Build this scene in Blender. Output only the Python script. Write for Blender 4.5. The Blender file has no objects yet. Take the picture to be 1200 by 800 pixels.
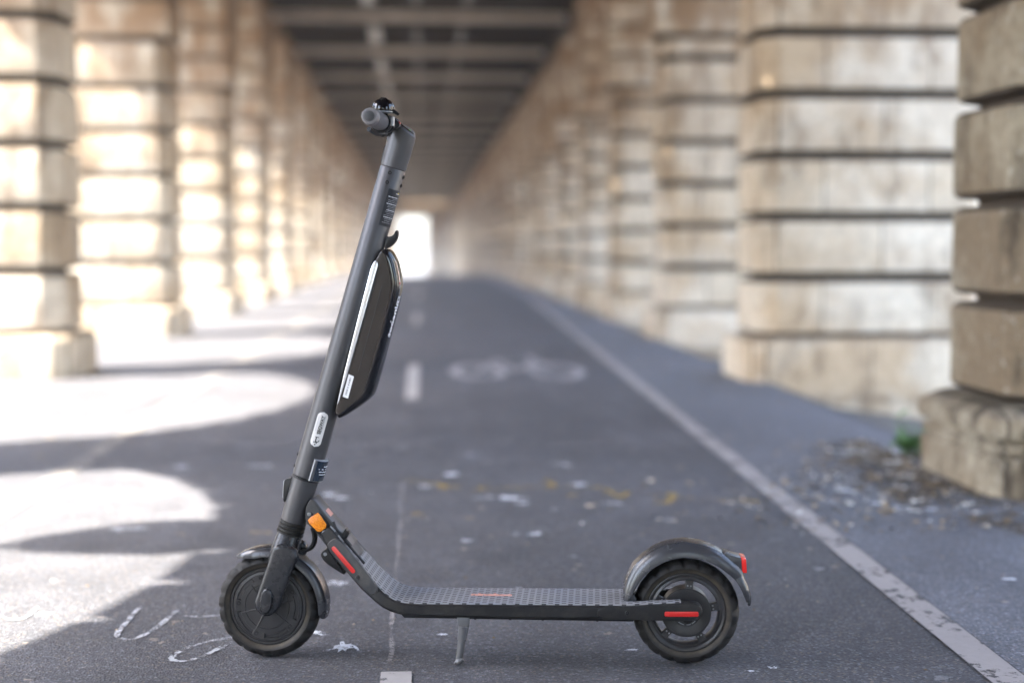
import bpy, bmesh, math, random
from mathutils import Vector, Matrix, Quaternion
R = math.radians
scn = bpy.context.scene
col = scn.collection

# ------------------------------------------------------------------ camera, light, exposure
CAM_H = 0.865
YAW, PITCH = 3.66438, 3.84373          # right of the road axis / down
cam_d = bpy.data.cameras.new('camera')
cam = bpy.data.objects.new('camera', cam_d); col.objects.link(cam)
cam_d.sensor_fit = 'HORIZONTAL'; cam_d.sensor_width = 36; cam_d.lens = 50.0
cam_d.clip_start = 0.05; cam_d.clip_end = 3000
cam.location = (0, 0, CAM_H)
cam.rotation_euler = (R(90 - PITCH), 0, R(-YAW))
cam_d.dof.use_dof = True
cam_d.dof.focus_distance = 2.90
cam_d.dof.aperture_fstop = 1.25
scn.camera = cam

SUN_EL, SUN_AZ = 56.7, 14.0            # azimuth measured from -X towards -Y
TO_SUN = Vector((-math.cos(R(SUN_EL))*math.cos(R(SUN_AZ)), -math.cos(R(SUN_EL))*math.sin(R(SUN_AZ)), math.sin(R(SUN_EL))))
world = bpy.data.worlds.new('World'); scn.world = world; world.use_nodes = True
wn = world.node_tree; bg = wn.nodes['Background']
sky = wn.nodes.new('ShaderNodeTexSky'); sky.sky_type = 'NISHITA'; sky.sun_disc = False
sky.sun_elevation = R(SUN_EL); sky.sun_rotation = math.atan2(TO_SUN.x, TO_SUN.y)
sky.air_density = 1.0; sky.dust_density = 2.5; sky.ozone_density = 1.0
wn.links.new(sky.outputs[0], bg.inputs[0]); bg.inputs[1].default_value = 0.14
sun_d = bpy.data.lights.new('sun', 'SUN'); sun_d.energy = 3.0; sun_d.angle = R(0.53); sun_d.color = (1.0, 0.93, 0.82)
sun = bpy.data.objects.new('sun', sun_d); col.objects.link(sun)
sun.rotation_euler = TO_SUN.to_track_quat('Z', 'Y').to_euler()
scn.view_settings.view_transform = 'Standard'; scn.view_settings.look = 'None'
scn.view_settings.exposure = 3.72; scn.view_settings.gamma = 1.0
scn.view_settings.use_curve_mapping = False
cy = scn.cycles
cy.use_denoising = True
cy.max_bounces = 8; cy.diffuse_bounces = 5; cy.glossy_bounces = 3; cy.transparent_max_bounces = 8
cy.caustics_reflective = False; cy.caustics_refractive = False
cy.sample_clamp_indirect = 8

rnd = random.Random(7)
HAZE = 0.0028

# ------------------------------------------------------------------ materials
def nt(name):
    m = bpy.data.materials.new(name); m.use_nodes = True
    return m, m.node_tree, m.node_tree.nodes['Principled BSDF']
def N(t, kind, **kw):
    n = t.nodes.new(kind)
    for k, v in kw.items():
        if k in n.inputs: n.inputs[k].default_value = v
        else: setattr(n, k, v)
    return n
def ramp(t, src, stops):
    r = t.nodes.new('ShaderNodeValToRGB'); t.links.new(src, r.inputs[0])
    e = r.color_ramp.elements
    while len(e) < len(stops): e.new(0.5)
    for i, (p, c) in enumerate(stops):
        e[i].position = p; e[i].color = (c[0], c[1], c[2], 1) if hasattr(c, '__len__') else (c, c, c, 1)
    return r.outputs[0]
def mix(t, fac, a, b, mode='MIX'):
    m = t.nodes.new('ShaderNodeMix'); m.data_type = 'RGBA'; m.blend_type = mode
    if hasattr(fac, 'node') or hasattr(fac, 'is_output'): t.links.new(fac, m.inputs[0])
    else: m.inputs[0].default_value = fac
    for v, s in ((a, m.inputs[6]), (b, m.inputs[7])):
        if hasattr(v, 'is_output'): t.links.new(v, s)
        else: s.default_value = (v[0], v[1], v[2], 1)
    return m.outputs[2]
def math_(t, op, a, b=0.0, c=None):
    m = t.nodes.new('ShaderNodeMath'); m.operation = op
    for i, v in enumerate((a, b) if c is None else (a, b, c)):
        if hasattr(v, 'is_output'): t.links.new(v, m.inputs[i])
        else: m.inputs[i].default_value = v
    return m.outputs[0]
def coords(t, what='Object'):
    return t.nodes.new('ShaderNodeTexCoord').outputs[what]
def noise(t, vec, scale, detail=4, rough=0.6, sc=None):
    if sc:
        mp = t.nodes.new('ShaderNodeMapping'); mp.inputs['Scale'].default_value = sc
        t.links.new(vec, mp.inputs[0]); vec = mp.outputs[0]
    n = N(t, 'ShaderNodeTexNoise', Scale=scale, Detail=detail, Roughness=rough)
    t.links.new(vec, n.inputs['Vector']); return n.outputs[0]
def bump(t, h, strength, dist, bsdf):
    b = N(t, 'ShaderNodeBump', Strength=strength, Distance=dist)
    t.links.new(h, b.inputs['Height']); t.links.new(b.outputs[0], bsdf.inputs['Normal'])

def plain(name, c, rough=0.5, metal=0.0, var=0.12, bscale=400, bstr=0.05, coat=0.0, dust=0.0, dustc=(0.22, 0.19, 0.15), spec=0.5):
    m, t, b = nt(name)
    o = coords(t)
    n1 = noise(t, o, 9, 5, 0.65)
    cc = mix(t, ramp(t, n1, [(0.3, 0.0), (0.7, 1.0)]), tuple(x*(1-var) for x in c), tuple(min(1, x*(1+var)) for x in c))
    if dust:
        d = ramp(t, noise(t, o, 28, 6, 0.7), [(0.45, 0.0), (0.8, dust)])
        cc = mix(t, d, cc, dustc)
    t.links.new(cc, b.inputs['Base Color'])
    rr = ramp(t, noise(t, o, 22, 5, 0.7), [(0.3, max(0.02, rough-(0.05 if dust else 0.006))), (0.75, min(1, rough+(0.08 if dust else 0.01)))])
    t.links.new(rr, b.inputs['Roughness'])
    b.inputs['Metallic'].default_value = metal
    b.inputs['Coat Weight'].default_value = coat
    b.inputs['Specular IOR Level'].default_value = spec
    if bstr: bump(t, noise(t, o, bscale, 2, 0.5), bstr, 0.0006, b)
    return m

M = {}
M['stem'] = plain('stem_grey_paint', (0.068, 0.067, 0.071), 0.40, 0.4, 0.05, 900, 0.12)
M['grey_plastic'] = plain('dark_grey_plastic', (0.026, 0.027, 0.030), 0.42, 0, 0.08, 700, 0.15, dust=0.2, spec=0.35)
M['fork'] = plain('fork_grey', (0.020, 0.021, 0.024), 0.27, 0.1, 0.05, 700, 0.1, dust=0.06, spec=0.5)
M['deck_side'] = plain('deck_side_black', (0.011, 0.011, 0.012), 0.40, 0, 0.1, 500, 0.15, dust=0.12, spec=0.3)
M['black'] = plain('black_plastic', (0.005, 0.005, 0.006), 0.40, 0, 0.1, 500, 0.1, spec=0.3)
M['gloss_black'] = plain('gloss_black', (0.004, 0.004, 0.006), 0.07, 0, 0.05, 300, 0.0, coat=0.1)
M['gunmetal'] = plain('battery_shell', (0.034, 0.030, 0.028), 0.24, 0.5, 0.02, 700, 0.0)
M['chrome'] = plain('chrome_and_sheen', (0.62, 0.66, 0.72), 0.22, 1.0, 0.04, 300, 0.0)  # metal trim; its blue tint stands in for a silvery reflection on the battery
M['steel'] = plain('worn_steel', (0.28, 0.28, 0.29), 0.38, 0.85, 0.15, 300, 0.2, dust=0.3)
M['kick'] = plain('kickstand_alloy', (0.15, 0.152, 0.16), 0.42, 0.5, 0.15, 300, 0.2, dust=0.3)
M['grip'] = plain('grip_rubber', (0.17, 0.16, 0.165), 0.62, 0, 0.08, 1200, 0.3)
M['rubber_black'] = plain('bellows_rubber', (0.010, 0.010, 0.010), 0.5, 0, 0.1, 700, 0.1, dust=0.15, spec=0.3)
M['fender'] = plain('fender_plastic', (0.034, 0.035, 0.040), 0.27, 0, 0.1, 500, 0.15, spec=0.6)
M['hub'] = plain('hub_cover', (0.028, 0.027, 0.028), 0.36, 0.1, 0.12, 500, 0.2, dust=0.3, dustc=(0.08, 0.07, 0.06), spec=0.4)
M['red'] = plain('red_reflector', (0.50, 0.016, 0.014), 0.3, 0, 0.12, 900, 0.2, coat=0.15)
M['redlight'] = plain('tail_light_red', (0.70, 0.02, 0.015), 0.12, 0, 0.05, 300, 0.0, coat=0.8)
M['white_badge'] = plain('white_badge', (0.72, 0.70, 0.68), 0.4, 0, 0.03, 300, 0.0)
M['ink'] = plain('black_ink', (0.02, 0.02, 0.02), 0.5, 0, 0.0, 300, 0.0)
M['ink_white'] = plain('white_ink', (0.72, 0.74, 0.78), 0.5, 0, 0.03, 300, 0.0)
M['ink_grey'] = plain('grey_ink', (0.33, 0.34, 0.37), 0.5, 0, 0.03, 300, 0.0)
M['ink_peach'] = plain('peach_ink', (0.62, 0.30, 0.24), 0.6, 0, 0.1, 300, 0.0)
M['ink_yellow'] = plain('yellow_ink', (0.7, 0.5, 0.04), 0.5, 0, 0.0, 300, 0.0)
M['sticker_black'] = plain('sticker_black', (0.016, 0.017, 0.022), 0.35, 0, 0.05, 300, 0.0)
M['plaque'] = plain('navy_plaque', (0.012, 0.022, 0.038), 0.2, 0, 0.05, 300, 0.0, coat=0.3)
M['silver'] = plain('silver_trim', (0.30, 0.31, 0.33), 0.35, 0.6, 0.05, 300, 0.0)
M['amber'] = plain('amber_base', (0.85, 0.27, 0.01), 0.2, 0, 0.1, 300, 0.0, coat=0.5)
M['green'] = plain('green_mark', (0.15, 0.6, 0.02), 0.3, 0, 0.0, 300, 0.0)

# amber prismatic reflector: small cell pattern
m, t, b = nt('amber_reflector'); o = coords(t)
v = N(t, 'ShaderNodeTexVoronoi', Scale=420.0); t.links.new(o, v.inputs['Vector'])
t.links.new(mix(t, ramp(t, v.outputs['Distance'], [(0.1, 0.0), (0.7, 1.0)]), (1.0, 0.36, 0.01), (0.72, 0.19, 0.005)), b.inputs['Base Color'])
b.inputs['Roughness'].default_value = 0.22; b.inputs['Coat Weight'].default_value = 0.6
bump(t, v.outputs['Distance'], 0.5, 0.001, b); M['amber'] = m

# tyre rubber with a dusty brown sidewall band (band by radius is done with a vertex attribute-free UV: u=radius)
m, t, b = nt('tyre_rubber'); uv = coords(t, 'UV'); o = coords(t)
s = t.nodes.new('ShaderNodeSeparateXYZ'); t.links.new(uv, s.inputs[0])
band = ramp(t, s.outputs[0], [(0.0, 0.0), (0.08, 0.7), (0.2, 0.55), (0.34, 0.12), (0.9, 0.04)])
nn = ramp(t, noise(t, o, 60, 6, 0.7), [(0.25, 0.25), (0.75, 1.0)])
t.links.new(mix(t, mix(t, 1.0, band, nn, 'MULTIPLY'), (0.007, 0.007, 0.008), (0.12, 0.095, 0.065)), b.inputs['Base Color'])
b.inputs['Roughness'].default_value = 0.6; b.inputs['Specular IOR Level'].default_value = 0.3
bump(t, noise(t, o, 300, 3, 0.6), 0.25, 0.001, b); M['tyre'] = m

# perforated deck mat
m, t, b = nt('deck_mat'); uv = coords(t, 'UV'); s = t.nodes.new('ShaderNodeSeparateXYZ'); t.links.new(uv, s.inputs[0])
cu = math_(t, 'DIVIDE', s.outputs[0], 0.0136)
ci = math_(t, 'FLOOR', cu)
par = math_(t, 'MULTIPLY', math_(t, 'MODULO', ci, 2.0), 0.5)
fu = math_(t, 'SUBTRACT', cu, ci)
rv = math_(t, 'ADD', math_(t, 'DIVIDE', s.outputs[1], 0.0148), par)
fv = math_(t, 'FRACT', rv)
iu = math_(t, 'LESS_THAN', math_(t, 'ABSOLUTE', math_(t, 'SUBTRACT', fu, 0.5)), 0.34)
iv = math_(t, 'LESS_THAN', math_(t, 'ABSOLUTE', math_(t, 'SUBTRACT', fv, 0.5)), 0.19)
slot = math_(t, 'MULTIPLY', iu, iv)
o = coords(t)
basec = mix(t, ramp(t, noise(t, o, 7, 5, 0.65), [(0.35, 0.0), (0.75, 1.0)]), (0.20, 0.21, 0.24), (0.27, 0.26, 0.25))
t.links.new(mix(t, slot, basec, (0.020, 0.020, 0.024)), b.inputs['Base Color'])
b.inputs['Roughness'].default_value = 0.6
bump(t, math_(t, 'SUBTRACT', 1.0, slot), 0.5, 0.002, b); M['mat'] = m

# barcode label (parallel bars)
m, t, b = nt('bar_label'); uv = coords(t, 'UV'); s = t.nodes.new('ShaderNodeSeparateXYZ'); t.links.new(uv, s.inputs[0])
bars = noise(t, uv, 40, 0, 0.5, (1.0, 0.0, 0.0))
inside = math_(t, 'MULTIPLY', math_(t, 'GREATER_THAN', s.outputs[1], 0.35), math_(t, 'LESS_THAN', s.outputs[1], 0.62))
inside2 = math_(t, 'MULTIPLY', math_(t, 'GREATER_THAN', s.outputs[0], 0.12), math_(t, 'LESS_THAN', s.outputs[0], 0.88))
f = math_(t, 'MULTIPLY', math_(t, 'MULTIPLY', inside, inside2), math_(t, 'GREATER_THAN', bars, 0.5))
t.links.new(mix(t, f, (0.75, 0.75, 0.76), (0.08, 0.08, 0.09)), b.inputs['Base Color']); b.inputs['Roughness'].default_value = 0.45; M['barcode'] = m

def stone(name, base, dark, brown, stain=0.6, pitch=0.4, z0=0.28, near=False):
    m, t, b = nt(name); o0 = coords(t)
    oi = t.nodes.new('ShaderNodeObjectInfo')
    off = N(t, 'ShaderNodeVectorMath', operation='MULTIPLY_ADD')     # every pier gets its own stains
    cx = t.nodes.new('ShaderNodeCombineXYZ'); t.links.new(oi.outputs['Random'], cx.inputs[0]); t.links.new(oi.outputs['Random'], cx.inputs[1])
    t.links.new(cx.outputs[0], off.inputs[0]); off.inputs[1].default_value = (37, 53, 0); t.links.new(o0, off.inputs[2]); o = off.outputs[0]
    sx = t.nodes.new('ShaderNodeSeparateXYZ'); t.links.new(o0, sx.inputs[0])
    ax = math_(t, 'ABSOLUTE', sx.outputs[0])
    row = math_(t, 'FLOOR', math_(t, 'DIVIDE', math_(t, 'SUBTRACT', sx.outputs[2], z0), pitch))
    colx = math_(t, 'FLOOR', math_(t, 'DIVIDE', math_(t, 'ADD', math_(t, 'ADD', ax, 0.27), math_(t, 'MULTIPLY', math_(t, 'MODULO', row, 2.0), 0.30)), 0.68))
    cc_ = t.nodes.new('ShaderNodeCombineXYZ'); t.links.new(row, cc_.inputs[0]); t.links.new(colx, cc_.inputs[1]); t.links.new(oi.outputs['Random'], cc_.inputs[2])
    wn_ = t.nodes.new('ShaderNodeTexWhiteNoise'); t.links.new(cc_.outputs[0], wn_.inputs[0]); blk = wn_.outputs[0]
    fx = math_(t, 'FRACT', math_(t, 'DIVIDE', math_(t, 'ADD', math_(t, 'ADD', ax, 0.27), math_(t, 'MULTIPLY', math_(t, 'MODULO', row, 2.0), 0.30)), 0.68))
    big = noise(t, o, 1.5, 5, 0.65)
    streak = noise(t, o, 2.6, 6, 0.70, (1.9, 1.9, 0.55))
    fine = noise(t, o, 26 if near else 13, 7, 0.75)
    c = mix(t, ramp(t, blk, [(0.0, 0.0), (1.0, 1.0)]), base, tuple(x*k for x, k in zip(base, (0.86, 0.82, 0.76))))
    c = mix(t, ramp(t, big, [(0.44, 0.0), (0.60, 0.9)]), c, brown)
    c = mix(t, ramp(t, streak, [(0.50, 0.0), (0.64, stain)]), c, dark)
    c = mix(t, ramp(t, fine, [(0.30, 0.45), (0.62, 0.0)]), c, dark)
    c = mix(t, ramp(t, noise(t, o, 34, 5, 0.6, (1.6, 1.6, 0.7)), [(0.60, 0.0), (0.72, 0.6 if near else 0.25)]), c, (0.66, 0.62, 0.54))
    c = mix(t, math_(t, 'MULTIPLY', math_(t, 'LESS_THAN', fx, 0.016), 0.75), c, (0.07, 0.055, 0.04))
    # soot along the top and bottom arris of each course
    fz = math_(t, 'FRACT', math_(t, 'DIVIDE', math_(t, 'SUBTRACT', sx.outputs[2], z0), pitch))
    edge = math_(t, 'ABSOLUTE', math_(t, 'SUBTRACT', fz, 0.5))
    c = mix(t, math_(t, 'MULTIPLY', ramp(t, edge, [(0.36, 0.0), (0.49, 0.9)]), ramp(t, noise(t, o, 5, 5, 0.7), [(0.35, 0.15), (0.6, 0.8)])), c, dark)
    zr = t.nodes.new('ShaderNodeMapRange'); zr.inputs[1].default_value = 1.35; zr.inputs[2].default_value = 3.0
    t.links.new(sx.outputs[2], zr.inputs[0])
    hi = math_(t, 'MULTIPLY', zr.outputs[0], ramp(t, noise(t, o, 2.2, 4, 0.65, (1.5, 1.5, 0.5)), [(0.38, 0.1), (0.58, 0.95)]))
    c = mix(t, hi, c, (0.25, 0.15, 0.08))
    t.links.new(c, b.inputs['Base Color']); b.inputs['Roughness'].default_value = 0.9; b.inputs['Specular IOR Level'].default_value = 0.2
    bump(t, noise(t, o, 45 if near else 14, 7, 0.7), 0.8 if near else 0.5, 0.025, b)
    return m
M['stone_l'] = stone('limestone_warm', (0.74, 0.67, 0.55), (0.17, 0.12, 0.08), (0.44, 0.33, 0.21), 0.75, 0.412, 0.287)
M['stone_r'] = stone('limestone_pale', (0.82, 0.72, 0.58), (0.20, 0.14, 0.09), (0.56, 0.41, 0.26), 0.65, 0.386, 0.278)
M['stone_near'] = stone('limestone_dirty', (0.52, 0.45, 0.34), (0.075, 0.058, 0.040), (0.27, 0.195, 0.12), 0.95, 0.357, 0.312, near=True)
M['joint'] = plain('sooty_joint', (0.085, 0.065, 0.047), 0.9, bstr=0, spec=0.1)

def asphalt(name, c0, c1, spots=True, fine=1.0):
    m, t, b = nt(name); o = coords(t)
    big = noise(t, o, 0.55, 6, 0.62); mid = noise(t, o, 4.5, 6, 0.68)
    gr = N(t, 'ShaderNodeTexVoronoi', Scale=190.0); t.links.new(o, gr.inputs['Vector'])
    grain = gr.outputs['Color']
    c = mix(t, ramp(t, big, [(0.3, 0.0), (0.7, 1.0)]), c0, c1)
    c = mix(t, ramp(t, mid, [(0.35, 0.0), (0.75, 0.45)]), c, tuple(x*1.5 for x in c1))
    c = mix(t, ramp(t, noise(t, o, 1.4, 7, 0.75, (1.0, 0.35, 1.0)), [(0.52, 0.0), (0.66, 0.5)]), c, tuple(x*1.6 for x in c1))
    sg = t.nodes.new('ShaderNodeSeparateColor'); t.links.new(grain, sg.inputs[0])
    c = mix(t, 1.0, c, ramp(t, sg.outputs[0], [(0.0, 0.55), (0.55, 0.97), (0.88, 1.1), (0.97, 2.0)]), 'MULTIPLY')
    c = mix(t, ramp(t, sg.outputs[1], [(0.90, 0.0), (0.97, 0.35)]), c, (0.26, 0.20, 0.15))
    if spots:
        # gum, droppings and grit: irregular pale flecks of several sizes
        for sc_, th, amt, cc in ((2.6, 0.085, 0.75, (0.36, 0.38, 0.43)), (6.0, 0.10, 0.65, (0.34, 0.34, 0.36)), (13.0, 0.10, 0.6, (0.40, 0.33, 0.26)), (3.4, 0.07, 0.5, (0.40, 0.27, 0.10))):
            wv = noise(t, o, sc_*3.1, 4, 0.7)
            dis = N(t, 'ShaderNodeVectorMath', operation='MULTIPLY_ADD')
            comb = t.nodes.new('ShaderNodeCombineXYZ'); t.links.new(wv, comb.inputs[0]); t.links.new(noise(t, o, sc_*3.7, 4, 0.7), comb.inputs[1])
            t.links.new(comb.outputs[0], dis.inputs[0]); dis.inputs[1].default_value = (0.35/sc_*1.6,)*3; t.links.new(o, dis.inputs[2])
            vo = N(t, 'ShaderNodeTexVoronoi', Scale=sc_); t.links.new(dis.outputs[0], vo.inputs['Vector'])
            sr = t.nodes.new('ShaderNodeSeparateColor'); t.links.new(vo.outputs['Color'], sr.inputs[0])
            on = ramp(t, sr.outputs[0], [(0.45, 0.0), (0.62, 1.0)])
            rad = math_(t, 'MULTIPLY', sr.outputs[1], th*1.6)
            inn = math_(t, 'LESS_THAN', vo.outputs['Distance'], rad)
            f = math_(t, 'MULTIPLY', math_(t, 'MULTIPLY', inn, on), amt)
            f = math_(t, 'MULTIPLY', f, ramp(t, noise(t, o, 30, 4, 0.7), [(0.3, 0.2), (0.6, 1.0)]))
            c = mix(t, f, c, cc)
    t.links.new(c, b.inputs['Base Color'])
    t.links.new(ramp(t, mid, [(0.3, 0.62), (0.7, 0.82)]), b.inputs['Roughness'])
    b.inputs['Specular IOR Level'].default_value = 0.4
    h = mix(t, 0.35, gr.outputs['Distance'], noise(t, o, 60, 5, 0.7))
    bump(t, h, 0.55, 0.006, b)
    return m
M['asphalt'] = asphalt('asphalt_road', (0.038, 0.040, 0.047), (0.076, 0.077, 0.087))
M['asphalt2'] = asphalt('asphalt_side', (0.084, 0.090, 0.107), (0.115, 0.121, 0.140))
M['ground'] = asphalt('ground_grey', (0.075, 0.073, 0.07), (0.10, 0.096, 0.09), False)

def paint(name, c, cover, scale=30, fade=1.0):
    m, t, b = nt(name); o = coords(t)
    n1 = noise(t, o, scale, 7, 0.75); n2 = noise(t, o, scale*0.16, 4, 0.6)
    s_ = math_(t, 'ADD', math_(t, 'MULTIPLY', n1, 0.6), math_(t, 'MULTIPLY', n2, 0.4))
    a = ramp(t, s_, [(1-cover-0.03, 0.0), (1-cover+0.03, fade)])
    t.links.new(a, b.inputs['Alpha'])
    t.links.new(mix(t, noise(t, o, 50, 5, 0.7), tuple(x*0.75 for x in c), c), b.inputs['Base Color'])
    b.inputs['Roughness'].default_value = 0.8
    return m
M['line'] = paint('worn_white_line', (0.32, 0.295, 0.29), 0.56)
M['line_left'] = paint('left_line_worn', (0.28, 0.26, 0.24), 0.53, fade=0.55)
M['line_centre'] = paint('centre_dash_white', (0.36, 0.34, 0.33), 0.58)
M['picto'] = paint('faded_symbol', (0.38, 0.36, 0.37), 0.55, 6, 0.8)
M['chalk'] = paint('white_chalk', (0.52, 0.54, 0.58), 0.50, 130, 0.85)
M['chalk_y'] = paint('yellow_chalk', (0.45, 0.30, 0.07), 0.51, 60, 0.75)
M['splat'] = paint('white_splash', (0.66, 0.69, 0.75), 0.55, 110)
M['thin'] = paint('thin_line', (0.36, 0.34, 0.34), 0.49, 60, 0.6)
M['seam'] = plain('dark_joint', (0.035, 0.033, 0.034), 0.8)

def steelm(name, c, var=0.3):
    m, t, b = nt(name); o = coords(t)
    n1 = noise(t, o, 2.5, 6, 0.65)
    t.links.new(mix(t, ramp(t, n1, [(0.3, 0), (0.7, 1)]), tuple(x*(1-var) for x in c), tuple(x*(1+var) for x in c)), b.inputs['Base Color'])
    b.inputs['Roughness'].default_value = 0.85; b.inputs['Specular IOR Level'].default_value = 0.12
    return m
M['slab'] = steelm('deck_plate_brown', (0.040, 0.032, 0.026))
M['beam'] = steelm('beam_grey_paint', (0.74, 0.67, 0.58))
M['beam2'] = steelm('beam_light', (0.62, 0.60, 0.56), 0.2)
M['edge'] = steelm('edge_girder', (0.06, 0.05, 0.042))

# ------------------------------------------------------------------ helpers
def tag(o, label=None, cat=None, group=None, kind=None):
    if label: o['label'] = label
    if cat: o['category'] = cat
    if group: o['group'] = group
    if kind: o['kind'] = kind
    return o
def empty(name, loc, label, cat, group=None):
    o = bpy.data.objects.new(name, None); o.empty_display_size = 0.1; col.objects.link(o); o.location = loc
    return tag(o, label, cat, group)
def root_loc(o):
    v = Vector((0, 0, 0))
    while o is not None: v += o.location; o = o.parent
    return v
def finish(name, bm, mat, parent=None, loc=None, smooth=35, mats=None):
    """bm in world coordinates -> one mesh object; loc = origin for top-level objects"""
    if parent is not None: org = root_loc(parent); 
    else: org = Vector(loc) if loc is not None else Vector((0, 0, 0))
    me = bpy.data.meshes.new(name)
    bmesh.ops.translate(bm, verts=bm.verts, vec=-org)
    bm.to_mesh(me); bm.free()
    for m_ in (mats or [mat]): me.materials.append(m_)
    if smooth:
        me.shade_smooth()
        try: me.set_sharp_from_angle(angle=R(smooth))
        except Exception: pass
    o = bpy.data.objects.new(name, me); col.objects.link(o)
    if parent is not None: o.parent = parent
    else: o.location = org
    return o
def recalc(bm): bmesh.ops.recalc_face_normals(bm, faces=bm.faces); return bm
def add_box(bm, lo, hi, rot=None, piv=None):
    vs = []
    for z in (lo[2], hi[2]):
        for y in (lo[1], hi[1]):
            for x in (lo[0], hi[0]):
                p = Vector((x, y, z))
                if rot is not None: p = rot @ (p - piv) + piv
                vs.append(bm.verts.new(p))
    for f in ((0, 2, 3, 1), (4, 5, 7, 6), (0, 1, 5, 4), (2, 6, 7, 3), (0, 4, 6, 2), (1, 3, 7, 5)):
        bm.faces.new([vs[i] for i in f])
    return vs
def add_rings(bm, rings, cap0=True, cap1=True, closed=False, uvf=None):
    vr = [[bm.verts.new(p) for p in r] for r in rings]
    n = len(vr[0]); K = len(vr)
    for i in range(K if closed else K-1):
        a, b_ = vr[i], vr[(i+1) % K]
        for j in range(n):
            try: bm.faces.new((a[j], a[(j+1) % n], b_[(j+1) % n], b_[j]))
            except ValueError: pass
    if cap0 and not closed: bm.faces.new(list(reversed(vr[0])))
    if cap1 and not closed: bm.faces.new(vr[-1])
    return vr
def add_tube(bm, pts, rad, seg=12, caps=True, squash=None):
    pts = [Vector(p) for p in pts]; rings = []
    prev = None
    for i, p in enumerate(pts):
        d = (pts[min(i+1, len(pts)-1)] - pts[max(i-1, 0)]).normalized()
        if prev is None:
            up = Vector((0, 0, 1)) if abs(d.z) < 0.9 else Vector((1, 0, 0))
            x = d.cross(up).normalized()
        else:
            x = (prev - d*prev.dot(d)).normalized()
        prev = x; y = d.cross(x)
        r = rad[i] if hasattr(rad, '__len__') else rad
        rings.append([p + x*r*math.cos(2*math.pi*k/seg) + y*r*math.sin(2*math.pi*k/seg) for k in range(seg)])
    add_rings(bm, rings, caps, caps)
def spline(pts, n=6):
    pts = [Vector(p) for p in pts]; out = []
    for i in range(len(pts)-1):
        p0 = pts[max(i-1, 0)]; p1 = pts[i]; p2 = pts[i+1]; p3 = pts[min(i+2, len(pts)-1)]
        for k in range(n):
            s = k/n
            out.append(0.5*((2*p1) + (p2-p0)*s + (2*p0-5*p1+4*p2-p3)*s*s + (3*p1-p0-3*p2+p3)*s**3))
    out.append(pts[-1]); return out
def chaikin(pts, it=2, closed=True):
    pts = [tuple(p) for p in pts]
    for _ in range(it):
        out = []; n = len(pts)
        rng = range(n) if closed else range(n-1)
        if not closed: out.append(pts[0])
        for i in rng:
            a = pts[i]; b_ = pts[(i+1) % n]
            out.append(tuple(0.75*a[k]+0.25*b_[k] for k in range(len(a))))
            out.append(tuple(0.25*a[k]+0.75*b_[k] for k in range(len(a))))
        if not closed: out.append(pts[-1])
        pts = out
    return pts
def bevel_sharp(bm, w, seg=2, ang=40):
    recalc(bm)
    es = [e for e in bm.edges if len(e.link_faces) == 2 and e.calc_face_angle(0) > R(ang)]
    if es and w > 0: bmesh.ops.bevel(bm, geom=es, offset=w, offset_type='OFFSET', segments=seg, profile=0.6, affect='EDGES', clamp_overlap=True)

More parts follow.
